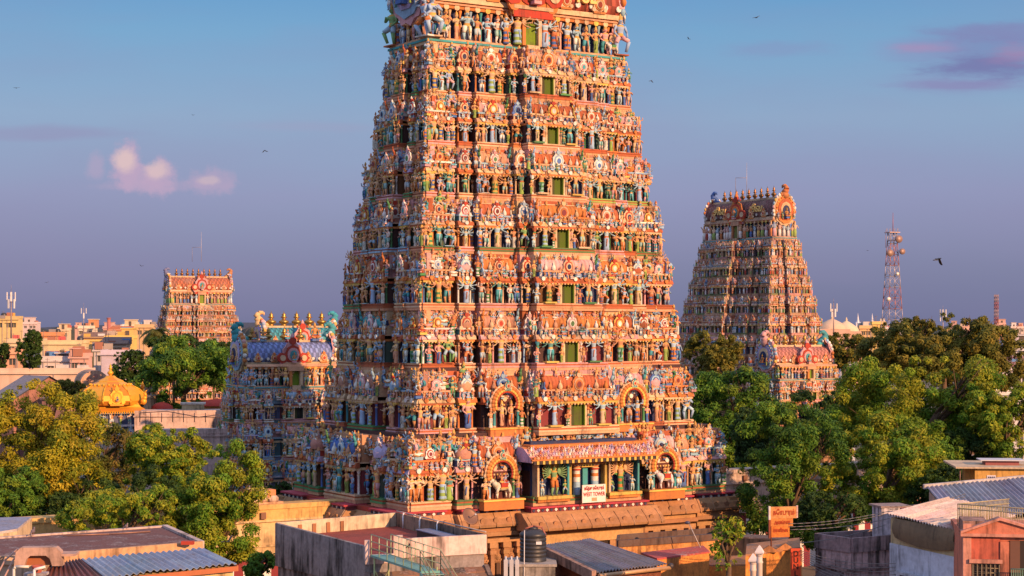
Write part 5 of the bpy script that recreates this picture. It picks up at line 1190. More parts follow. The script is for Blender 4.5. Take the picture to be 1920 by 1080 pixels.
def block(name, label, cat, corners, z1, c, mat='wall', cop=None, z0=0, parapet=0, floor=None):
    p = corners[0]; t = empty(name, label, cat, (p[0], p[1], 0)); f = [(v[0] - p[0], v[1] - p[1]) for v in corners]
    b = MB(); b.poly(f, z0, z1 - .1, c); b.build('wall', mat, t)
    b = MB()
    if parapet:
        for i in range(len(f)): b.obox(f[i], f[(i + 1) % len(f)], .22, z1 - .1, z1 + parapet, cop or c)
        b.build('parapet', mat, t); b = MB(); b.poly([(x * .99, y * .99) for x, y in f], z1 - .12, z1, floor or c)
        b.build('roof_floor', 'roof', t)
    else: b.poly([(x * 1.01, y * 1.01) for x, y in f], z1 - .12, z1, cop or c); b.build('coping', 'roof', t)
    return t, np.array(p[:2])


z1 = 7.2; block('stained_wall_house', 'low house with black-topped orange stained walls below the stone plinth', 'house', [G(1158, 1023, z1), G(1290, 1014, z1), G(1345, 1010, z1), G(1352, 998, z1), G(1160, 1012, z1)], z1, (.66, .30, .10), 'rusty', (.13, .09, .075), 0, .35, (.14, .1, .09))
z1 = 7.0; rr_, _ = block('red_roof_house', 'small house with a flat red painted roof and orange walls', 'house', [G(1232, 1047, z1), G(1330, 1034, z1), G(1318, 1023, z1), G(1202, 1036, z1)], z1, (.68, .26, .06), 'rusty', (.48, .09, .08))
z1 = 5.9; block('orange_house', 'rain streaked orange walled house beside the young tree', 'house', [G(1240, 1060, z1), G(1402, 1058, z1), G(1408, 1040, z1), G(1240, 1050, z1)], z1, (.70, .27, .06), 'rusty', (.45, .2, .08))
z1 = 7.0; block('dark_yard_wall', 'long low blackened yard wall before the striped temple wall', 'wall', [G(1345, 1003, z1), G(1475, 1012, z1), G(1478, 1006, z1), G(1345, 998, z1)], z1, (.10, .075, .065), 'grimy', (.14, .1, .09))
p = G(1300, 1000, 7.5); lp = empty('leaning_lamp', 'thin leaning pole with a dark lamp head above the red roof', 'lamp', (p[0] - .2, p[1] - 4, 6.4)); b = MB(); b.tube((.55, 0, 0), (-.5, 0, 2.2), .035, .03, 6, (.5, .46, .42)); b.build('pole', 'metal', lp); b = MB(); b.ellip((-.62, 0, 2.3), (.2, .14, .12), (.06, .08, .14), 8, 5); b.build('lamp_head', 'metal', lp)

# rusty hoarding on its post, the orange parapet and the vertical lettered board
z1 = 8.3; ow, O2 = block('orange_parapet_house', 'orange house with a stained peaked parapet carrying the rusty hoarding', 'house', [G(1398, 1040, z1), G(1500, 1026, z1), G(1498, 1008, z1), G(1400, 1020, z1)], z1, (.72, .28, .06), 'rusty', (.40, .19, .09))
f = np.array(G(1398, 1040, z1)[:2]); g = np.array(G(1500, 1026, z1)[:2]); b = MB(); d_ = g - f
for k in (.42, .72): c_ = d_ * k; b.add([(c_[0] - .7, c_[1] - .25, z1 - .05), (c_[0] + .7, c_[1] - .05, z1 - .05), (c_[0], c_[1] - .15, z1 + .38), (c_[0] - .7, c_[1] + .05, z1 - .05), (c_[0] + .7, c_[1] + .25, z1 - .05), (c_[0], c_[1] + .15, z1 + .38)], (0, 1, 2, 5, 4, 3, 0, 2, 5, 3, 1, 4, 5, 2), [3, 3, 4, 4], (.52, .22, .08))
b.build('peak', 'wall', ow)
Yh = 107; hb = empty('hoarding', 'rusty orange hoarding with faded red lettering on a single post', 'sign', (PX(1466, Yh), Yh, 8.0), rad(10)); RB = (.60, .22, .05)
zb = PZ(1007, Yh) - 8; zt_ = PZ(950, Yh) - 8; wL = 1.75
b = MB(); b.box(-.78, .95, -.06, .06, zt_ - .72, zt_, (.64, .34, .12)); b.box(-.74, .70, -.05, .05, zt_ - 1.2, zt_ - .73, (.56, .24, .06)); b.box(-.70, .48, -.055, .055, zb, zt_ - 1.21, (.62, .22, .04)); b.box(-.86, -.75, -.07, .07, zt_ - .8, zt_ + .04, (.7, .66, .62)); b.box(-.86, -.75, -.07, .07, zb - .05, zt_ - .8, (.16, .06, .04)); b.box(.93, 1.02, -.07, .07, zt_ - .7, zt_ + .06, (.7, .56, .5)); b.build('panel', material('rusted_board', .8, grime=.75, gscale=2.6, gcol=(.30, .045, .01), bump=.1), hb)
b = MB(); b.tube((-.66, .1, -.6), (-.66, .1, zt_ - .1), .05, .05, 8, (.18, .06, .04)); b.tube((-.66, .1, zb + .2), (.5, .1, zb + .2), .03, .03, 6, (.18, .06, .04)); b.build('post', 'metal', hb)
MR = material('faded_red', .8, col=(.36, .03, .012), grime=.3, gscale=5, gcol=(.55, .2, .05), bump=0)
lettering('கோபுரம்', .44, .01, MR, hb, (.1, -.075, zt_ - .36), bold=.012, sx=.62); lettering('அலங்கார', .32, .01, MR, hb, (0, -.065, zt_ - .97), bold=.008, sx=.62); lettering('மாளிகை', .32, .01, MR, hb, (-.1, -.07, zt_ - 1.46), bold=.01, sx=.62)
Yd = 103.5; ds = empty('vertical_sign', 'tall narrow red board with dark stacked letters, under the rusty hoarding', 'sign', (PX(1492, Yd), Yd, PZ(1030, Yd)), rad(4))
b = MB(); b.box(-.30, .30, -.04, .04, -2.6, .05, (.62, .07, .02)); b.box(.30, .38, -.06, .06, -2.6, .1, (.6, .25, .08)); b.build('panel', 'plain', ds)
MD = material('dark_letter', .6, col=(.05, .015, .01), grime=0, bump=0); lettering('D\nU\nN\nL', .46, .01, MD, ds, (0, -.05, -.86), bold=.008, spacing=.86)
for px_, py_, Yp in ((1412, 1037, 86), (1424, 1022, 85)):
    zt = PZ(py_, Yp); pl = empty('lamp_post', ('shorter' if py_ > 1030 else 'taller') + ' of two cream posts with pyramid caps beside the young tree', 'post', (PX(px_, Yp), Yp, 0), 0, 'cream capped posts')
    b = MB(); b.lathe([(.2, 0), (.2, 4), (.15, 4.1), (.15, zt - .9), (.19, zt - .85), (.15, zt - .78), (.15, zt - .42)], 8, (.66, .54, .46)); b.build('shaft', 'plain', pl); b = MB(); b.lathe([(.28, 0), (.30, .08), (.2, .22), (.03, .42)], 4, (.70, .62, .58), (0, 0, zt - .43), 1, 1, .5, False); b.lathe([(.17, 0), (.17, .1)], 8, (.5, .4, .35), (0, 0, zt - .55)); b.build('cap', 'plain', pl)

# --- blackened house, white house, salmon house, mustard house
z1 = 9.0; A_, B_, C_, D_ = G(1596, 1009, z1), G(1671, 1003, z1), G(1655, 991, z1), G(1529, 1000, z1)
bh, O = block('blackened_house', 'blackened pinkish concrete house with an open roof parapet and a window hood', 'house', [A_, B_, C_, D_], z1 - .8, (.52, .37, .36), 'grimy', (.34, .24, .24), 0, .8, (.12, .09, .09))
fd = np.array(D_[:2]) - O; m_ = fd * .52; u_ = fd / np.linalg.norm(fd); nrm = np.array((u_[1], -u_[0])); nrm *= -1 if nrm[1] > 0 else 1; ang = math.atan2(-u_[1], -u_[0])
wd = MB(); wd.M = trans(m_[0] + nrm[0] * .02, m_[1] + nrm[1] * .02, 0, 1, ang); wd.box(-.6, .6, -.06, .1, 4.8, 6.0, (.03, .02, .02)); wd.box(-.7, -.58, -.1, .1, 4.7, 6.1, (.34, .22, .2)); wd.box(.58, .7, -.1, .1, 4.7, 6.1, (.34, .22, .2)); wd.box(-.04, .04, -.08, .1, 4.8, 6.0, (.2, .12, .1)); wd.build('window', 'plain', bh)
wd = MB(); wd.M = trans(m_[0], m_[1], 0, 1, ang); wd.prism([(.1, 6.35), (-.75, 6.2), (-.78, 6.28), (-.1, 6.8), (.1, 6.8)][::-1], -.95, .95, (.14, .11, .11)); wd.build('window_hood', 'roof', bh)
wd = MB(); wd.obox((0, 0), fd * .99, .34, 6.95, 7.1, (.36, .26, .25)); wd.obox((0, 0), np.array(B_[:2]) - O, .34, 6.95, 7.1, (.3, .2, .2)); wd.build('string_course', 'grimy', bh)
Yw = 109; sp_ = empty('stair_turret', 'white stained stair turret between the blackened house and the corrugated white roof', 'turret', (PX(1662, Yw), Yw, 0), rad(12)); b = MB(); b.box(-.6, .5, -.6, .8, 0, PZ(950, Yw), (.60, .54, .58)); b.build('wall', 'grimy', sp_); b = MB(); b.box(-.66, 1.4, -.66, 1.2, PZ(950, Yw), PZ(947, Yw), (.3, .22, .2)); b.build('cap_slab', 'roof', sp_)

A_, B_, C_, D_ = v3(G(1664, 963, 11)), v3(G(1786, 946, 11)), v3(G(1850, 975, 11)), v3(G(1804, 988, 11))
wh = empty('white_house', 'white house with a pale corrugated roof over a brown tarpaulin', 'house', (A_[0], A_[1], 0)); O = np.array((A_[0], A_[1], 0))
b = MB(); corrugated(b, A_ - O, D_ - O + (0, 0, -.3), C_ - O + (2, 1, .1), B_ - O + (0, 1, .35), 26, .07, (.64, .50, .43)); b.build('corrugated_roof', 'sheet', wh)
a2 = (A_ - O)[:2] + (.15, .1); d2 = (D_ - O)[:2] + (-.1, .3)
b = MB(); b.poly([tuple(a2), tuple(d2), tuple((C_ - O)[:2]), tuple((B_ - O)[:2])], 0, 9.25, (.60, .63, .72)); b.build('white_wall', 'wall', wh)
b = MB(); b.poly([tuple(a2 * .97 + (.08, .05)), tuple(d2 * .985), tuple((C_ - O)[:2] * .98), tuple((B_ - O)[:2] * .98)], 9.23, 10.75, (.56, .42, .22)); b.build('ochre_wall', 'wall', wh)
b = MB(); na = 14; P0 = a2 + (d2 - a2) * .1; P1 = a2 + (d2 - a2) * .98; nn = np.array((d2[1] - a2[1], -(d2[0] - a2[0]))); nn /= np.linalg.norm(nn); V = []
for i in range(na + 1):
    f = i / na; bq = P0 + (P1 - P0) * f + nn * (-.0)
    for k in range(5): zz = 10.78 - k * (.28 + .07 * math.sin(math.pi * f)); o_ = -nn * (.12 + .16 * math.sin(k / 4 * math.pi) + .03 * math.sin(i * 1.9 + k)); s_ = bq + (o_ if (bq + o_)[1] < bq[1] else -o_); V.append((s_[0], s_[1], zz))
fl = [];
for i in range(na):
    for k in range(4): q = i * 5 + k; fl += [q, q + 5, q + 6, q + 1]
b.add(V, fl, [4] * (len(fl) // 4), (.22, .15, .085), True); b.build('tarpaulin', 'wall', wh)
b = MB(); c_ = a2 + (d2 - a2) * .5; ang = math.atan2(d2[1] - a2[1], d2[0] - a2[0]); b.M = trans(c_[0], c_[1], 0, 1, ang); b.box(-2.3, 2.6, -.08, .1, 5.0, 7.6, (.04, .03, .03)); b.build('shopfront', 'plain', wh); b = MB(); b.M = trans(c_[0], c_[1], 0, 1, ang); b.box(-2.5, 2.8, -.35, .1, 7.6, 7.75, (.5, .52, .58)); b.build('ledge', 'wall', wh)

Ys = 91; sh = empty('salmon_house', 'salmon pink house front with a triangular pediment, grille window and balcony', 'house', (PX(1806, Ys), Ys, 0), rad(-9)); SA = (.60, .20, .12); S2_ = (.62, .28, .20); zs = PZ(1000, Ys); Wd = 4.4
b = MB(); b.box(0, Wd, .15, 7, 0, zs, SA); b.box(0, .42, 0, .4, 0, zs + .5, S2_); b.box(1.9, 2.35, -.02, .4, 0, zs - .4, SA); b.build('wall', 'wall', sh)
b = MB(); b.add([(-.05, -.1, zs), (Wd, -.1, zs), (1.85, -.1, zs + .72), (-.05, .5, zs), (Wd, .5, zs), (1.85, .5, zs + .72)], (0, 1, 2, 5, 4, 3, 0, 2, 5, 3, 1, 4, 5, 2), [3, 3, 4, 4], SA)
b.obox((-.15, 0), (Wd, 0), .4, zs - .14, zs + .02, S2_); b.add([(-.15, -.25, zs + .02), (1.85, -.25, zs + .74), (1.85, -.25, zs + .88), (-.15, -.25, zs + .14), (-.15, .5, zs + .02), (1.85, .5, zs + .74), (1.85, .5, zs + .88), (-.15, .5, zs + .14)], (0, 1, 2, 3, 7, 6, 5, 4, 3, 2, 6, 7, 0, 4, 5, 1), [4] * 4, S2_); b.add([(Wd, -.25, zs + .02), (1.85, -.25, zs + .74), (1.85, -.25, zs + .88), (Wd, -.25, zs + .14), (Wd, .5, zs + .02), (1.85, .5, zs + .74), (1.85, .5, zs + .88), (Wd, .5, zs + .14)], (3, 2, 1, 0, 4, 5, 6, 7, 7, 6, 2, 3, 1, 5, 4, 0), [4] * 4, S2_); b.build('pediment', 'wall', sh)
b = MB(); b.box(.42, 1.9, .05, .3, zs - 1.35, zs - .2, (.56, .13, .08)); b.build('blank_panel', 'wall', sh); b = MB(); b.box(.3, 2.0, -.12, .3, zs - 1.55, zs - 1.35, S2_); b.build('sill', 'wall', sh)
b = MB(); b.box(.5, 1.85, .08, .2, zs - 3.2, zs - 1.6, (.05, .035, .03))
for k in range(7): x = .5 + 1.35 * k / 6; b.box(x - .02, x + .02, .0, .07, zs - 3.2, zs - 1.6, (.30, .25, .17))
for k in range(14): z_ = zs - 3.2 + .12 * k; b.tube((.5, .03, z_), (1.85, .03, z_ + (.06 if k % 2 else -.06)), .014, .014, 4, (.28, .24, .16))
b.build('grille_window', 'metal', sh)
b = MB(); b.box(2.4, Wd, .08, .25, zs - 3.2, zs - .35, (.035, .025, .02)); b.box(2.4, 2.9, .0, .2, zs - 3.2, zs - .35, (.16, .075, .05)); b.build('balcony_opening', 'plain', sh)
b = MB(); GR = (.20, .36, .24); b.box(2.35, Wd, -.6, .1, zs - 3.3, zs - 3.1, S2_)
for k in range(22): x = 2.4 + (Wd - 2.45) * k / 21; b.tube((x, -.55, zs - 3.1), (x, -.55, zs - 1.75), .018, .018, 5, GR)
for z_ in (zs - 1.75, zs - 2.4, zs - 3.05): b.tube((2.35, -.55, z_), (Wd, -.55, z_), .03, .03, 5, GR)
b.build('railing', 'metal', sh)
b = MB(); YR = (.48, .42, .24); zr = zs + .75; n = 40
for (p0, p1) in (((.05, 3.5), (4.6, .9)), ((.05, 3.5), (3.2, 6.8))):
    p0 = np.array(p0); p1 = np.array(p1)
    for k in range(n): x = p0 + (p1 - p0) * k / n; b.tube((x[0], x[1], zs), (x[0], x[1], zr + .45), .02, .02, 4, YR)
    for z_ in (zr + .45, zr + .2, zs + .15): b.tube((*p0, z_), (*p1, z_), .03, .03, 5, YR)
b.build('roof_railing', 'metal', sh)
b = MB(); b.box(.02, 1.3, .3, 2.6, zs, zs + .62, (.46, .26, .2)); b.build('stained_ledge', 'grimy', sh)
Yq = 112; ms = empty('metal_roof', 'low sloping roof of grey and rusty metal sheets behind the salmon house railing', 'roof', (PX(1790, Yq), Yq, 0)); b = MB(); z0_ = PZ(952, Yq)
corrugated(b, (-.6, 5.0, z0_ + .9), (6.2, 5.4, z0_ + 1.5), (6.6, -3, z0_ - .1), (-.9, -2.6, z0_ - .2), 22, .07, (.30, .30, .35)); b.build('corrugated_roof', 'sheet', ms); b = MB(); b.poly([(-.5, 4.8), (6, 5.2), (6.3, -2.8), (-.6, -2.4)], 0, [z0_ + .6, z0_ + 1.2, z0_ - .4, z0_ - .5], (.5, .4, .32)); b.build('wall', 'wall', ms)
b = MB(); b.obox((-.8, 5.1), (6.3, 5.5), .35, z0_ + .75, z0_ + 1.05, (.62, .55, .5), z0_ + 1.35, z0_ + 1.65); b.build('ridge_cap', 'wall', ms)
Yj = 125; mh = empty('mustard_house', 'mustard yellow house with a white lattice vent and a roofed balcony', 'house', (PX(1828, Yj), Yj, 0), rad(-6)); MU = (.62, .36, .10); zj = PZ(878, Yj)
b = MB(); b.box(0, 5, 0, 6, 0, zj, MU); b.build('wall', 'wall', mh); b = MB(); b.box(-1.15, 0, -.05, .12, 0, PZ(914, Yj), MU); b.box(-1.15, -1.0, .12, 4, 0, PZ(914, Yj), MU); b.box(-1.1, 0, .1, 4, 0, PZ(932, Yj), (.3, .2, .1)); b.build('balcony', 'wall', mh)
b = MB(); b.box(-1.4, 5, -.35, 6, zj, zj + .12, (.60, .46, .30)); b.build('roof_slab', 'roof', mh); b = MB(); b.tube((-1.05, .05, PZ(914, Yj)), (-1.05, .05, zj), .05, .05, 6, (.2, .12, .1)); b.build('post', 'metal', mh)
b = MB(); x0 = .85; b.box(x0, x0 + .62, -.04, .1, PZ(919, Yj), PZ(891, Yj), (.72, .68, .74)); zA, zB = PZ(919, Yj), PZ(891, Yj)
for i in range(4):
    for j in range(6): b.box(x0 + .07 + .135 * i, x0 + .16 + .135 * i, -.06, 0, zA + .08 + (zB - zA - .1) * j / 6, zA + .18 + (zB - zA - .1) * j / 6, (.06, .06, .12))
b.build('lattice_vent', 'plain', mh); b = MB(); b.box(1.0, 3.4, 1.5, 3, zj + .1, zj + .45, (.3, .1, .1)); b.box(.6, 3.8, 1.2, 3.2, zj + .45, zj + .52, (.55, .55, .58)); b.build('roof_hatch', 'plain', mh)


def cable(p, q, sag, r=.022):
    p = np.array(p, float); q = np.array(q, float); b = MB(); o = p.copy(); pts = [p + (q - p) * f + np.array((0, 0, -4 * sag * f * (1 - f))) - o for f in np.linspace(0, 1, 15)]
    b.path(pts, r, 4, (.16, .15, .15)); t = b.build('power_cable', 'plastic', None, tuple(o)); tag(t, 'thin sagging power cable strung between the hoarding and the white house roof', 'cable', 'power cables over the street')
for (x0, y0, x1, y1) in ((1478, 982, 1668, 958), (1478, 988, 1668, 962), (1482, 993, 1668, 972), (1500, 1018, 1660, 984), (1668, 950, 1810, 926), (1668, 955, 1810, 931)):
    cable((PX(x0, 107), 107, PZ(y0, 107)), (PX(x1, 108), 108, PZ(y1, 108)), .18)
for k in range(7): cable((PX(1500, 103), 103, PZ(1032 + 3 * k, 103)), (PX(1680, 98), 98, PZ(1056 + 7 * k, 98)), .3 + .05 * k, .018)

# ---------------------------------------------------------------- city beyond, masts, birds
def city(label, x0, x1, yt, Y, col, roof=None, extras=(), wins=0, rz=0.0, name='city_house', dep=None, yb=None, group=None, trim=None):
    w = (x1 - x0) / F_PX * Y; zt = PZ(yt, Y); d = dep or min(w * .8, 16); t = empty(name, label, 'building', (PX((x0 + x1) / 2, Y), Y, 0), rz, group); r = random.Random(int(x0 * 3 + yt))
    b = MB(); b.box(-w / 2, w / 2, 0, d, 0, zt, col); b.build('wall', 'far', t)
    b = MB(); c = trim or tuple(min(.8, q * 1.1) for q in col); b.box(-w / 2 - .15, w / 2 + .15, -.15, .15, zt - .1, zt + .7, c); b.box(-w / 2 - .15, -w / 2 + .15, .15, d, zt - .1, zt + .7, c); b.box(w / 2 - .15, w / 2 + .15, .15, d, zt - .1, zt + .7, c); b.box(-w / 2 - .3, w / 2 + .3, -.4, 0, zt - .45, zt - .1, c); b.build('parapet', 'far', t)
    if roof: b = MB(); b.add([(-w / 2 - .4, -.6, zt + .5), (w / 2 + .4, -.6, zt + .5), (w / 2 + .4, d, zt + 2.0), (-w / 2 - .4, d, zt + 2.0), (-w / 2 - .4, -.6, zt + .3), (w / 2 + .4, -.6, zt + .3), (w / 2 + .4, d, zt + .3), (-w / 2 - .4, d, zt + .3)], (0, 1, 2, 3, 0, 4, 5, 1, 1, 5, 6, 2, 3, 7, 4, 0), [4] * 4, roof); b.build('roof', 'far', t)
    for k in range(wins):
        x = -w / 2 + w * (k + .5) / wins + r.uniform(-.2, .2) * w / wins; z = zt - 2.6; h = 1.3; b = MB(); b.box(x - .6, x + .6, -.06, .1, z, z + h, (.05, .06, .06)); b.box(x - .75, x + .75, -.5, 0, z + h, z + h + .12, c); b.box(x - .05, x + .05, -.09, 0, z, z + h, c); b.build('window', 'far', t)
    b = MB()
    for k in range(max(5, int(w / 2.2))):      # junk on the roof: poles, boxes, pipes, washing
        xx = r.uniform(-.45, .45) * w; yy = r.uniform(.1, .9) * d; q = r.random()
        if q < .4: hh = r.uniform(1.2, 3.2); b.tube((xx, yy, zt), (xx, yy, zt + hh), .07, .05, 4, (.2, .17, .17)); b.tube((xx - .5, yy, zt + hh * .9), (xx + .5, yy, zt + hh * .9), .04, .04, 3, (.2, .17, .17))
        elif q < .7: s_ = r.uniform(.4, 1.0); b.box(xx - s_, xx + s_, yy - s_, yy + s_, zt, zt + s_ * r.uniform(.8, 2.2), r.choice([(.45, .36, .3), (.3, .26, .25), (.6, .55, .5), (.4, .16, .1)]))
        else: b.box(xx - .9, xx + .9, yy, yy + .04, zt + .5, zt + 1.6, r.choice([(.6, .1, .1), (.1, .25, .5), (.6, .6, .6), (.6, .4, .1)])); b.tube((xx - 1, yy, zt), (xx - 1, yy, zt + 1.7), .04, .04, 3, (.2, .2, .2)); b.tube((xx + 1, yy, zt), (xx + 1, yy, zt + 1.7), .04, .04, 3, (.2, .2, .2))
    for k in range(2): xx = r.uniform(-.45, .45) * w; b.tube((xx, -.12, 0), (xx, -.12, zt), .09, .09, 4, (.35, .3, .28))
    b.build('roof_clutter', 'far', t)
    for e in extras:
        b = MB(); xx = e[1] * w; yy = d * .4
        if e[0] == 'tank': b.lathe([(.8, 0), (.85, 1.2), (.6, 1.6), (.1, 1.7)], 10, e[2] if len(e) > 2 else (.03, .03, .035), (xx, yy, zt)); b.build('roof_tank', 'plastic', t)
        elif e[0] == 'room': b.box(xx - e[2] / 2, xx + e[2] / 2, yy - 1.5, yy + 2.5, zt, zt + e[3], e[4]); b.box(xx - e[2] / 2 - .3, xx + e[2] / 2 + .3, yy - 1.8, yy + 2.8, zt + e[3], zt + e[3] + .2, c); b.box(xx - .5, xx + .5, yy - 1.56, yy - 1.4, zt + .1, zt + 1.9, (.1, .08, .07)); b.build('roof_room', 'far', t)
        elif e[0] == 'shutter':
            b.box(-w * e[2] / 2 + xx, w * e[2] / 2 + xx, -.12, .1, zt - e[4], zt - e[3], (.50, .09, .035))
            for k in range(7): q = xx - w * e[2] / 2 + w * e[2] * k / 6; b.box(q - .12, q + .12, -.2, .1, zt - e[4], zt - e[3], CREAM)
            b.build('red_screen', 'far', t)
    return t


CB = (.66, .52, .34); YB = (.70, .48, .16); WB_ = (.66, .60, .58); OB = (.62, .27, .12); PB = (.60, .36, .30); LB = (.52, .46, .54)
city('cream block with a green window band under the telecom mast', -4, 34, 597, 500, (.68, .50, .22), None, (('tank', -.3),), 3, trim=(.6, .45, .2))
city('whitish pink apartment block far behind the narrow dark tree', 37, 69, 606, 900, (.62, .50, .48), None, (('room', 0, 5, 3, (.6, .5, .48)),), 4)
city('terracotta coloured house front beside the narrow dark tree', 74, 113, 627, 520, OB, None, (('tank', .3),), 2)
city('long cream house with plain front behind the dark trees', 14, 78, 640, 440, CB, None, (), 4)
city('wide cream yellow house with a red screened upper floor', 76, 152, 643, 430, (.68, .54, .30), None, (('shutter', -.03, .74, 2.0, 5.2), ('tank', .4)), 0)
city('yellow house under a brown sloping shed roof', 150, 198, 637, 450, YB, (.24, .13, .09), (), 2)
city('bright yellow house with two dark windows', 196, 248, 634, 440, (.72, .52, .14), None, (('tank', -.35), ('room', .3, 3, 2.4, YB)), 2)
city('narrow cream house with roof room behind the yellow ones', 108, 129, 618, 640, CB, None, (('room', 0, 3, 2, CB),), 1)
city('cream house with an orange flank and roof tank', 147, 177, 614, 650, (.70, .60, .46), None, (('room', .36, 3, 3, OB), ('tank', -.2)), 2)
city('orange roofed house near the red chimney', 204, 246, 622, 600, (.64, .5, .34), (.56, .16, .05), (), 2)
city('pale house with a square roof room near the palm', 233, 255, 612, 640, (.70, .58, .4), None, (('room', 0, 4, 2.4, CB),), 1)
city('ochre house directly behind the palm', 253, 286, 612, 560, (.60, .40, .20), None, (('tank', .2),), 2)
city('lavender white house with a blank wall near the small dark tree', 190, 254, 662, 360, LB, None, (), 1)
city('pink house with a stair wall above the golden shrine', 131, 166, 668, 350, PB, None, (('room', -.2, 2, 1.5, PB),), 2)
city('white house with cluttered terrace above the long temple wall', 76, 132, 674, 352, (.60, .52, .48), None, (('room', .2, 2.5, 1.2, (.2, .16, .18)), ('tank', -.3), ('tank', .38, (.5, .5, .5))), 2)
city('pinkish orange house under the round dark tree', -6, 36, 660, 350, (.66, .36, .22), None, (), 2)
city('grey white flat with a roof tank beside the cream houses', 176, 205, 655, 372, (.56, .5, .46), None, (('tank', .1),), 1)
city('low brown roofed house squeezed behind the lavender house', 190, 236, 648, 400, (.5, .36, .24), (.2, .12, .1), (), 1)
city('long pale hall of the temple behind the golden shrine', -10, 168, 697, 330, (.68, .48, .36), None, (), 0, name='temple_hall', dep=4)
rf = random.Random(77)
protos = []
for k in range(34):
    left = k < 17; x = rf.uniform(-20, 300) if left else rf.uniform(1530, 1925); Y = rf.uniform(900, 1500); w = rf.uniform(10, 24); c = rf.choice([CB, WB_, YB, PB, (.6, .42, .28), (.62, .56, .5)])
    if k < 5: protos.append(city('small pale flat-roofed city house far off on the skyline', x, x + w, rf.uniform(610, 616), Y, c, None, (('room', .1, 4, 2.6, c),), 3, 0, 'far_house', group='far flat-roofed houses on the skyline'))
    else: o = copy_tree(protos[k % 5]); Yn = rf.uniform(850, 1500); o.location = (PX(x, Yn), Yn, rf.uniform(-4, 1)); o.rotation_euler = (0, 0, rf.uniform(-.3, .3))
city('orange red tower block with a dark opening beside the slim mast', 1864, 1886, 622, 500, (.60, .20, .10), None, (), 1)
city('white house with a blue grey upper storey at the scene edge behind the trees', 1884, 1930, 645, 330, (.60, .58, .62), None, (('room', .2, 3, 1.6, LB),), 2)
city('white terrace house at the scene edge with a reddish awning', 1880, 1930, 690, 300, (.58, .52, .52), (.30, .14, .13), (), 3)
city('white low house in front of the white terrace house', 1868, 1930, 735, 250, (.66, .64, .66), None, (), 1)
city('pair of pale tower flats on the far skyline', 1896, 1920, 614, 1100, (.62, .50, .44), None, (('room', -.25, 3, 3, WB_),), 3)
city('little white and blue house between the squat tower and the olive tree', 1576, 1603, 679, 280, (.56, .58, .66), None, (), 2)
city('low yellow building beside the church spires', 1636, 1660, 606, 660, YB, None, (), 2)
city('yellow orange house at the foot of the lattice telecom tower', 1612, 1634, 614, 600, (.66, .42, .2), None, (), 2)
# long gabled temple roofs
def gable_roof(label, x0, x1, yr, ye, Y, dep, c, rz, wallc):
    w = (x1 - x0) / F_PX * Y; zr, ze = PZ(yr, Y), PZ(ye, Y); t = empty('gabled_hall', label, 'hall', (PX((x0 + x1) / 2, Y), Y, 0), rz)
    b = MB(); b.add([(-w / 2, -dep, ze), (w / 2, -dep, ze), (w / 2, 0, zr), (-w / 2, 0, zr), (-w / 2, dep, ze), (w / 2, dep, ze)], (0, 1, 2, 3, 3, 2, 5, 4), [4, 4], c); b.add([(-w / 2, -dep, ze - .2), (w / 2, -dep, ze - .2), (w / 2, 0, zr - .2), (-w / 2, 0, zr - .2), (-w / 2, dep, ze - .2), (w / 2, dep, ze - .2)], (3, 2, 1, 0, 4, 5, 2, 3), [4, 4], c); b.build('roof', 'roof', t)
    b = MB(); i = .25; b.add([(w / 2 - i, -dep + .3, ze - .1), (w / 2 - i, dep - .3, ze - .1), (w / 2 - i, 0, zr - .25), (-w / 2 + i, -dep + .3, ze - .1), (-w / 2 + i, dep - .3, ze - .1), (-w / 2 + i, 0, zr - .25)], (0, 1, 2, 5, 4, 3), [3, 3], wallc); b.box(-w / 2 + i, w / 2 - i, -dep + .3, dep - .3, 0, ze - .1, wallc); b.build('wall', 'wall', t)
gable_roof('grey gabled temple hall roof with a brick coloured end, before the long pale hall', 30, 108, 704, 745, 258, 6.5, (.20, .20, .24), rad(-38), (.36, .17, .13))
gable_roof('small brown lean roof beside the grey gabled hall', 108, 165, 724, 745, 250, 5, (.24, .16, .15), rad(-20), (.4, .2, .16))
Y = 270; t = empty('vaulted_hall', 'pale orange vaulted roof end with painted medallions behind the golden shrine', 'hall', (PX(178, Y), Y, 0), rad(20)); b = MB(); Rv = 2.3; z0 = PZ(722, Y)
b.M = rotz(0); pr = [(Rv * math.cos(a), z0 + Rv * math.sin(a)) for a in np.linspace(0, math.pi, 13)]
V = [(x, 0, z) for x, z in pr] + [(x, 9, z) for x, z in pr]; n = len(pr); fl = []
for i in range(n - 1): fl += [i, n + i, n + i + 1, i + 1]
b.add(V, fl + list(range(n)), [4] * (n - 1) + [n], (.58, .34, .22)); b.box(-Rv, Rv, 0, 9, 0, z0, (.6, .42, .3)); b.build('vault', 'wall', t); b = MB()
for x in (-.9, .1, 1.0): b.disc(x, 0, z0 + .9 + (.5 if abs(x) < .5 else 0), .38, .08, (.34, .16, .12), 12)
b.build('medallion', 'plain', t)
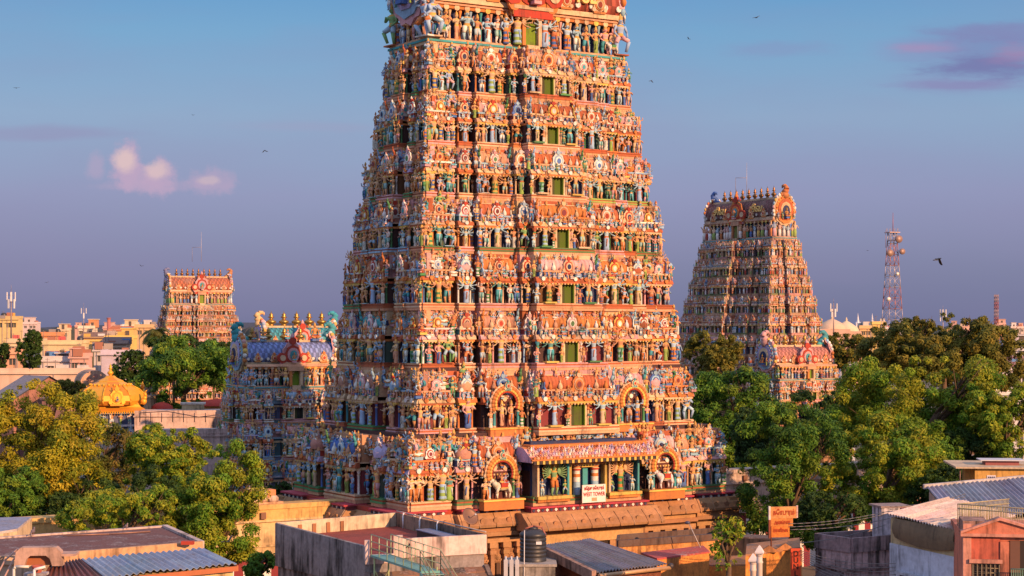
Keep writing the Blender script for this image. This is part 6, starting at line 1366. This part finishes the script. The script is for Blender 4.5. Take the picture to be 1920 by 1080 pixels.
# terraces between the golden shrine and the small tower
def terrace(label, x0, x1, yt, Y, dep, c, rz, cat='terrace', top=None):
    w = (x1 - x0) / F_PX * Y; zt = PZ(yt, Y); t = empty('temple_terrace', label, cat, (PX((x0 + x1) / 2, Y), Y, 0), rz); b = MB(); b.box(-w / 2, w / 2, -dep / 2, dep / 2, 0, zt, c); b.build('wall', 'wall', t); b = MB(); b.box(-w / 2 - .15, w / 2 + .15, -dep / 2 - .15, dep / 2 + .15, zt - .3, zt - .12, c); b.box(-w / 2, w / 2, -dep / 2, dep / 2, zt, zt + .02, top or (.55, .42, .36)); b.box(-w / 2, w / 2, -dep / 2 - .05, -dep / 2 + .2, zt, zt + .5, c); b.build('coping', 'wall', t); return t, zt
terrace('broad pinkish temple terrace with pipe rails behind the yellow topped tree', 262, 440, 772, 222, 14, (.62, .44, .36), rad(8))
terrace('lower pale pink temple terrace wall just above the yellow topped tree', 300, 440, 808, 185, 10, (.64, .46, .40), rad(12))
terrace('wedge of cream temple wall beside the golden dome', 252, 290, 742, 236, 5, (.66, .46, .30), rad(-20))
Y = 228; t = empty('roof_cabin', 'cream box cabin with a flat lid on the pinkish terrace', 'cabin', (PX(362, Y), Y, PZ(781, Y)), rad(10)); b = MB(); b.box(-1.45, 1.45, -1, 1.2, 0, 1.65, (.60, .46, .26)); b.box(-.9, -.1, -1.05, -.9, .1, 1.3, (.5, .38, .22)); b.build('wall', 'wall', t); b = MB(); b.box(-1.65, 1.65, -1.2, 1.4, 1.65, 1.85, (.6, .52, .44)); b.build('roof_slab', 'roof', t)
for k, (px, py, w, lab) in enumerate(((304, 762, 1.5, 'small dark red canopy dome near the golden shrine'), (408, 756, 2.6, 'bright red awning roof beside the small shaded tower'))):
    Y = 232; t = empty('red_canopy', lab, 'canopy', (PX(px, Y), Y, PZ(py + 9, Y))); b = MB(); b.lathe([(w, 0), (w * .95, .35), (w * .6, .75), (.1, .95)], 10, (.5, .05, .03), (0, 0, .3), 1, .6); b.build('cover', 'plain', t); b = MB(); b.box(-w * .9, w * .9, -.8, .8, -.6, .3, (.66, .34, .1)); b.build('side_panel', 'plain', t)
Y = 205; t = empty('pipe_railing', 'dark pipe railing running along the temple terrace edge', 'railing', (PX(262, Y), Y, PZ(790, Y))); b = MB()
for k in range(9): b.tube((k * 1.3, 0, -.1), (k * 1.3, 0, 1.0), .05, .05, 5, (.12, .09, .1))
b.path([(0, 0, 1.0), (3.2, 0, 1.2), (7, 0, .5), (10.4, 0, .9)], .05, 5, (.12, .09, .1)); b.tube((0, 0, .5), (10.4, 0, .5), .04, .04, 5, (.12, .09, .1)); b.build('rails', 'metal', t)

# church and domes on the skyline
Y = 700; ch_ = empty('church', 'white church with two needle spires on the skyline beyond the trees', 'church', (PX(1622, Y), Y, 0))
b = MB(); b.box(-4.2, 4.2, 0, 14, 0, PZ(622, Y), (.62, .40, .34)); b.build('nave', 'far', ch_)
for sg in (-1, 1):
    b = MB(); x = sg * 2.9; z0 = PZ(612, Y); b.box(x - 1.0, x + 1.0, -1, 1, 0, z0, (.74, .72, .74)); b.lathe([(1.5, 0), (1.2, .3), (1.0, .4), (.9, 2.0), (1.1, 2.1), (.62, 2.3), (.12, 5.4), (.03, 6.2)], 8, (.76, .75, .78), (x, 0, z0 - .8), 1, 1, .39, False)
    for a in range(4): b.lathe([(.22, 0), (.2, 1.0), (.01, 2.0)], 5, (.72, .7, .72), (x + math.cos(a * math.pi / 2 + .78) * 1.25, math.sin(a * math.pi / 2 + .78) * 1.25, z0))
    b.build('spire', 'far', ch_)
for px, w, py, lab, c in ((1560, 5, 607, 'cream tent shaped hall roof on the skyline near the squat tower', (.66, .46, .30)), (1587, 4, 611, 'pale yellow domed hall near the church spires', (.7, .55, .36))):
    Y = 560; t = empty('domed_hall', lab, 'hall', (PX(px, Y), Y, 0)); z = PZ(py + 10, Y); b = MB(); b.box(-w, w, -w, w, 0, z, (.60, .38, .28)); b.build('wall', 'far', t); b = MB(); b.lathe([(w * 1.05, 0), (w * .95, 1.0), (w * .6, 2.1), (w * .25, 3.0), (.3, 3.3), (.35, 3.8), (.05, 4.6)], 14, c, (0, 0, z)); b.build('dome', 'far', t)

# masts
def lattice(name, label, px, Y, yt, yb, wb, wt_, n, c, c2, r0):
    zb, zt = PZ(yb, Y), PZ(yt, Y); t = empty(name, label, 'mast', (PX(px, Y), Y, zb)); H = zt - zb; t.rotation_euler = (0, 0, rad(15)); b = MB(); P = lambda k, s, u: np.array((s * (wb + (wt_ - wb) * k / n) / 2, u * (wb + (wt_ - wb) * k / n) / 2, H * k / n)); q4 = ((-1, -1), (1, -1), (1, 1), (-1, 1))
    for k in range(n):
        cc = c if (k // 2) % 2 else c2
        for i in range(4):
            a, d = q4[i], q4[(i + 1) % 4]; b.tube(P(k, *a), P(k + 1, *a), r0 * 1.4, r0 * 1.4, 4, cc); b.tube(P(k, *a), P(k + 1, *d), r0 * .8, r0 * .8, 3, cc); b.tube(P(k, *d), P(k + 1, *a), r0 * .8, r0 * .8, 3, cc); b.tube(P(k, *a), P(k, *d), r0, r0, 3, cc)
    b.build('lattice_frame', 'metal', t); return t, H
t, H = lattice('telecom_tower', 'tall red and white lattice telecom tower with round dishes, beyond the olive trees', 1673, 450, 436, 620, 4.2, 1.7, 9, (.46, .20, .17), (.50, .44, .46), .075)
for (px, py, r_) in ((1679, 449, 1.0), (1661, 475, .95), (1686, 472, .8), (1676, 514, .45), (1658, 561, .55)):
    b = MB(); b.M = np.array(Matrix.Translation(((px - 1673) / F_PX * 450, -2.0, H * (620 - py) / 184)) @ Matrix.Rotation(rad(90), 4, 'X')); b.lathe([(.1, -.5), (r_ * .9, -.3), (r_, 0), (r_ * .97, .25), (.05, .3)], 14, (.34, .22, .18) if r_ > .7 else (.75, .7, .6)); b.build('dish', 'metal', t)
b = MB(); b.tube((.2, 0, H), (.2, 0, H + 5.2), .12, .05, 5, (.4, .12, .1)); b.tube((-1.9, 0, H - 4), (-1.9, 0, H + .6), .07, .05, 4, (.35, .2, .2)); b.tube((-1.2, 0, H - 2), (1.2, 0, H - 2), .1, .1, 4, (.4, .2, .2)); b.box(-1.5, 1.5, -1.5, 1.5, H - .1, H + .1, (.4, .3, .3))
for k in range(8): a = k * math.pi / 4; b.tube((1.5 * math.cos(a), 1.5 * math.sin(a), H), (1.5 * math.cos(a), 1.5 * math.sin(a), H + 1.1), .06, .06, 3, (.4, .3, .3))
b.build('antenna', 'metal', t)
t, H = lattice('radio_mast', 'slim red and white lattice mast standing in the trees near the orange tower block', 1868, 300, 552, 760, .55, .5, 30, (.40, .12, .08), (.46, .30, .26), .035)
b = MB(); b.box(-.5, .7, -.5, .7, H * .62, H * .62 + .2, (.5, .45, .45)); b.build('platform', 'metal', t)


def mobile_mast(label, px, Y, yt, yb, c, pan=6, s=1.0):
    zt, zb = PZ(yt, Y), PZ(yb, Y); t = empty('mobile_mast', label, 'mast', (PX(px, Y), Y, zb)); H = zt - zb; b = MB(); b.tube((0, 0, 0), (0, 0, H), .22 * s, .1 * s, 7, c); b.tube((0, 0, H), (0, 0, H * 1.12), .05 * s, .03 * s, 5, c); b.build('pole', 'metal', t)
    for k in range(pan):
        a = k * 2 * math.pi / max(1, pan) + .3; b = MB(); z = H * (.74 if k % 2 else .88); b.M = trans(math.cos(a) * .95 * s, math.sin(a) * .95 * s, z, s, a); b.box(-.12, .12, -.2, .2, -1.1, 1.1, (.62, .60, .58)); b.tube((-.9, 0, .4), (0, 0, .4), .05, .05, 4, c); b.build('antenna_panel', 'plain', t)
    return t
mobile_mast('mobile mast thick with white antenna panels above the cream block', 21, 480, 545, 640, (.30, .24, .24), 8, 1.15)
mobile_mast('thin mobile mast above the yellow house with brown shed roof', 157, 620, 575, 640, (.35, .3, .32), 4, .9)
mobile_mast('mobile mast with pale panels beside the cream tent roof', 1563, 520, 568, 640, (.34, .26, .26), 4, 1.1)
mobile_mast('stubby antenna cluster on top of the far olive tree skyline', 1768, 520, 580, 640, (.36, .30, .30), 6, 1.0)
Y = 640; t = empty('red_chimney', 'slim red chimney above the orange roofed house', 'chimney', (PX(204, Y), Y, 0)); b = MB(); b.tube((0, 0, 0), (0, 0, PZ(597, Y)), .9, .65, 8, (.42, .14, .12)); b.build('shaft', 'far', t); b = MB(); b.lathe([(.8, 0), (.85, .3), (.7, .5)], 8, (.3, .1, .1), (0, 0, PZ(597, Y) - .2)); b.build('rim', 'far', t)
for lab, (x, y, z), s in (('thin lightning rod on the roof of the pale orange distant tower', (PX(374, 380), 380, 36.6), 1.0), ('thin lightning rod and frame on the roof of the tall corner-on tower', (PX(1396, 310), 310, 45.8), .9)):
    t = empty('lightning_rod', lab, 'rod', (x, y, z)); b = MB(); b.tube((.4, 0, 0), (.4, 0, 6.6 * s), .05, .03, 5, (.5, .45, .45)); b.build('rod', 'metal', t); b = MB(); b.path([(-1.6, 0, 0), (-1.6, 0, 3.2), (.4, 0, 3.2)], .04, 4, (.3, .26, .28)); b.build('bracket_frame', 'metal', t)


# birds
def bird(label, px, py, Y, span, flap, rot, group='birds flying over the temple'):
    t = empty('bird', label, 'bird', (PX(px, Y), Y, PZ(py, Y)), 0, group); t.rotation_euler = (0, rad(rot), rad(35)); s = span; c = (.018, .016, .018); b = MB()
    b.ellip((0, 0, 0), (s * .05, s * .15, s * .05), c, 8, 6); b.ellip((0, -s * .17, s * .02), (s * .035, s * .05, s * .035), c, 7, 5); b.tube((0, -s * .2, s * .02), (0, -s * .27, s * .01), s * .014, s * .003, 4, c); b.add([(-.02 * s, .1 * s, 0), (.02 * s, .1 * s, 0), (.07 * s, .3 * s, 0), (-.07 * s, .3 * s, 0), (0, .1 * s, .02 * s)], (0, 1, 2, 3, 4, 3, 2), [4, 3], c); b.build('bird_body', 'plastic', t)
    for sg in (-1, 1):
        b = MB(); z1 = flap * s * .2; V = [(sg * .03 * s, -.1 * s, .02 * s), (sg * .25 * s, -.15 * s, z1), (sg * .5 * s, -.02 * s, z1 * 1.3 - .04 * s * flap), (sg * .44 * s, .07 * s, z1 * 1.2), (sg * .24 * s, .09 * s, z1 * .9), (sg * .03 * s, .1 * s, .02 * s)]
        V = np.array(V); n = len(V); V2_ = V - np.array((0, 0, s * .012)); b.add(np.vstack([V, V2_]), list(range(n)) + list(range(2 * n - 1, n - 1, -1)) + [k for i in range(n) for k in (i, (i + 1) % n, n + (i + 1) % n, n + i)], [n, n] + [4] * n, c); b.build('wing', 'plastic', t)
    return t
for a in (('black crow flying near the lattice telecom tower, the biggest bird in the sky', 1760, 485, 110, .95, -1.2, 20), ('gliding bird high above the tall corner-on tower', 1418, 33, 130, .8, .35, -18), ('small dark bird close to the edge of the great tower roof', 1221, 151, 140, .5, -.9, 10), ('tiny bird high in open blue sky between the two tall towers', 1291, 73, 160, .45, .9, 30), ('dark bird flying between the pink cumulus cloud and the great tower', 496, 282, 130, .55, -1.0, -12), ('gliding bird far out beside the faint veil of cloud', 31, 165, 160, .7, .3, -8), ('tiny bird above the pink cumulus cloud', 362, 216, 170, .35, .8, 0), ('little bird below the pink cumulus cloud, over the orange tower', 265, 499, 200, .6, .8, 12), ('tiny bird near the horizon over the narrow dark tree', 88, 530, 220, .6, .6, -10), ('speck of a bird level with the telecom tower dishes', 1627, 470, 200, .5, .3, 0)): bird(*a)


def pigeon(label, px, py, z, h, rz, c):
    p = G(px, py, z); t = empty('perched_bird', label, 'bird', p, rz); b = MB(trans(0, 0, 0, h)); b.ellip((0, 0, .45), (.2, .3, .24), c, 10, 7); b.ellip((0, -.2, .8), (.12, .13, .13), c, 8, 6); b.tube((0, -.12, .55), (0, -.2, .78), .15, .1, 8, c); b.tube((0, -.3, .8), (0, -.42, .77), .03, .005, 5, (.2, .17, .12)); b.tube((0, .2, .4), (0, .55, .18), .12, .06, 6, c)
    b.build('bird_body', 'plain', t)
    for sg in (-1, 1): b = MB(trans(0, 0, 0, h)); b.tube((sg * .07, 0, .25), (sg * .08, -.02, 0), .025, .02, 5, (.3, .1, .08)); b.tube((sg * .08, .03, .01), (sg * .08, -.12, .01), .02, .01, 4, (.3, .1, .08)); b.build('leg', 'plain', t)
pigeon('grey pigeon perched on the far edge of the stained terrace, before the compound wall', 62, 1004, 9.6, .55, rad(160), (.14, .11, .13))
pigeon('plump brown grey pigeon perched at the middle of the terrace edge', 237, 992, 9.6, .42, rad(60), (.22, .17, .17))
pigeon('black crow perched on the green stair railing', 766, 1029, 9.75, .32, rad(120), (.02, .02, .022))
t = bird('reddish brown bird flapping past the bright green tree beside the terrace', 428, 1016, 101, .85, 1.1, -25, None)
# far woods and hills on the skyline, bluish haze painted in; ground, street
b = MB(); r = random.Random(12)
for row, (Y0, zz, c) in enumerate(((1500, 24.5, (.03, .045, .04)), (2100, 25.5, (.035, .05, .055)))):
    xs = np.linspace(-1400, 1400, 150); 
    for i, x in enumerate(xs): b.ellip((x, Y0 + r.uniform(-60, 60), 4), (r.uniform(14, 30), 18, zz - 6 + r.uniform(-4, 3) * 1.0), jig(r, c, .2), 7, 5)
o = b.build('far_woods', 'far'); o['kind'] = 'stuff'
b = MB()
for (x, Y0, w, h) in ((300, 5200, 900, 42), (-900, 5600, 1100, 40), (900, 5400, 700, 34)): b.lathe([(w, -20), (w * .8, h * .3), (w * .45, h * .75), (w * .15, h * .98), (2, h)], 28, (.035, .045, .07), (x, Y0, 0), 1, .4)
structure(b.build('hills', 'far'))
b = MB(); b.add([(-12000, -3000, 0), (12000, -3000, 0), (12000, 14000, 0), (-12000, 14000, 0)], (0, 1, 2, 3), [4], (.2, .2, .2)); structure(b.build('ground', 'ground'))
b = MB(); c = TC - V2 * 19.5; e = U2 * 120; n = V2 * 4.5; b.add([(*(c - e - n), .006), (*(c + e - n), .006), (*(c + e + n), .006), (*(c - e + n), .006)], (0, 1, 2, 3), [4], (.06, .06, .06)); structure(b.build('street', 'asphalt'))
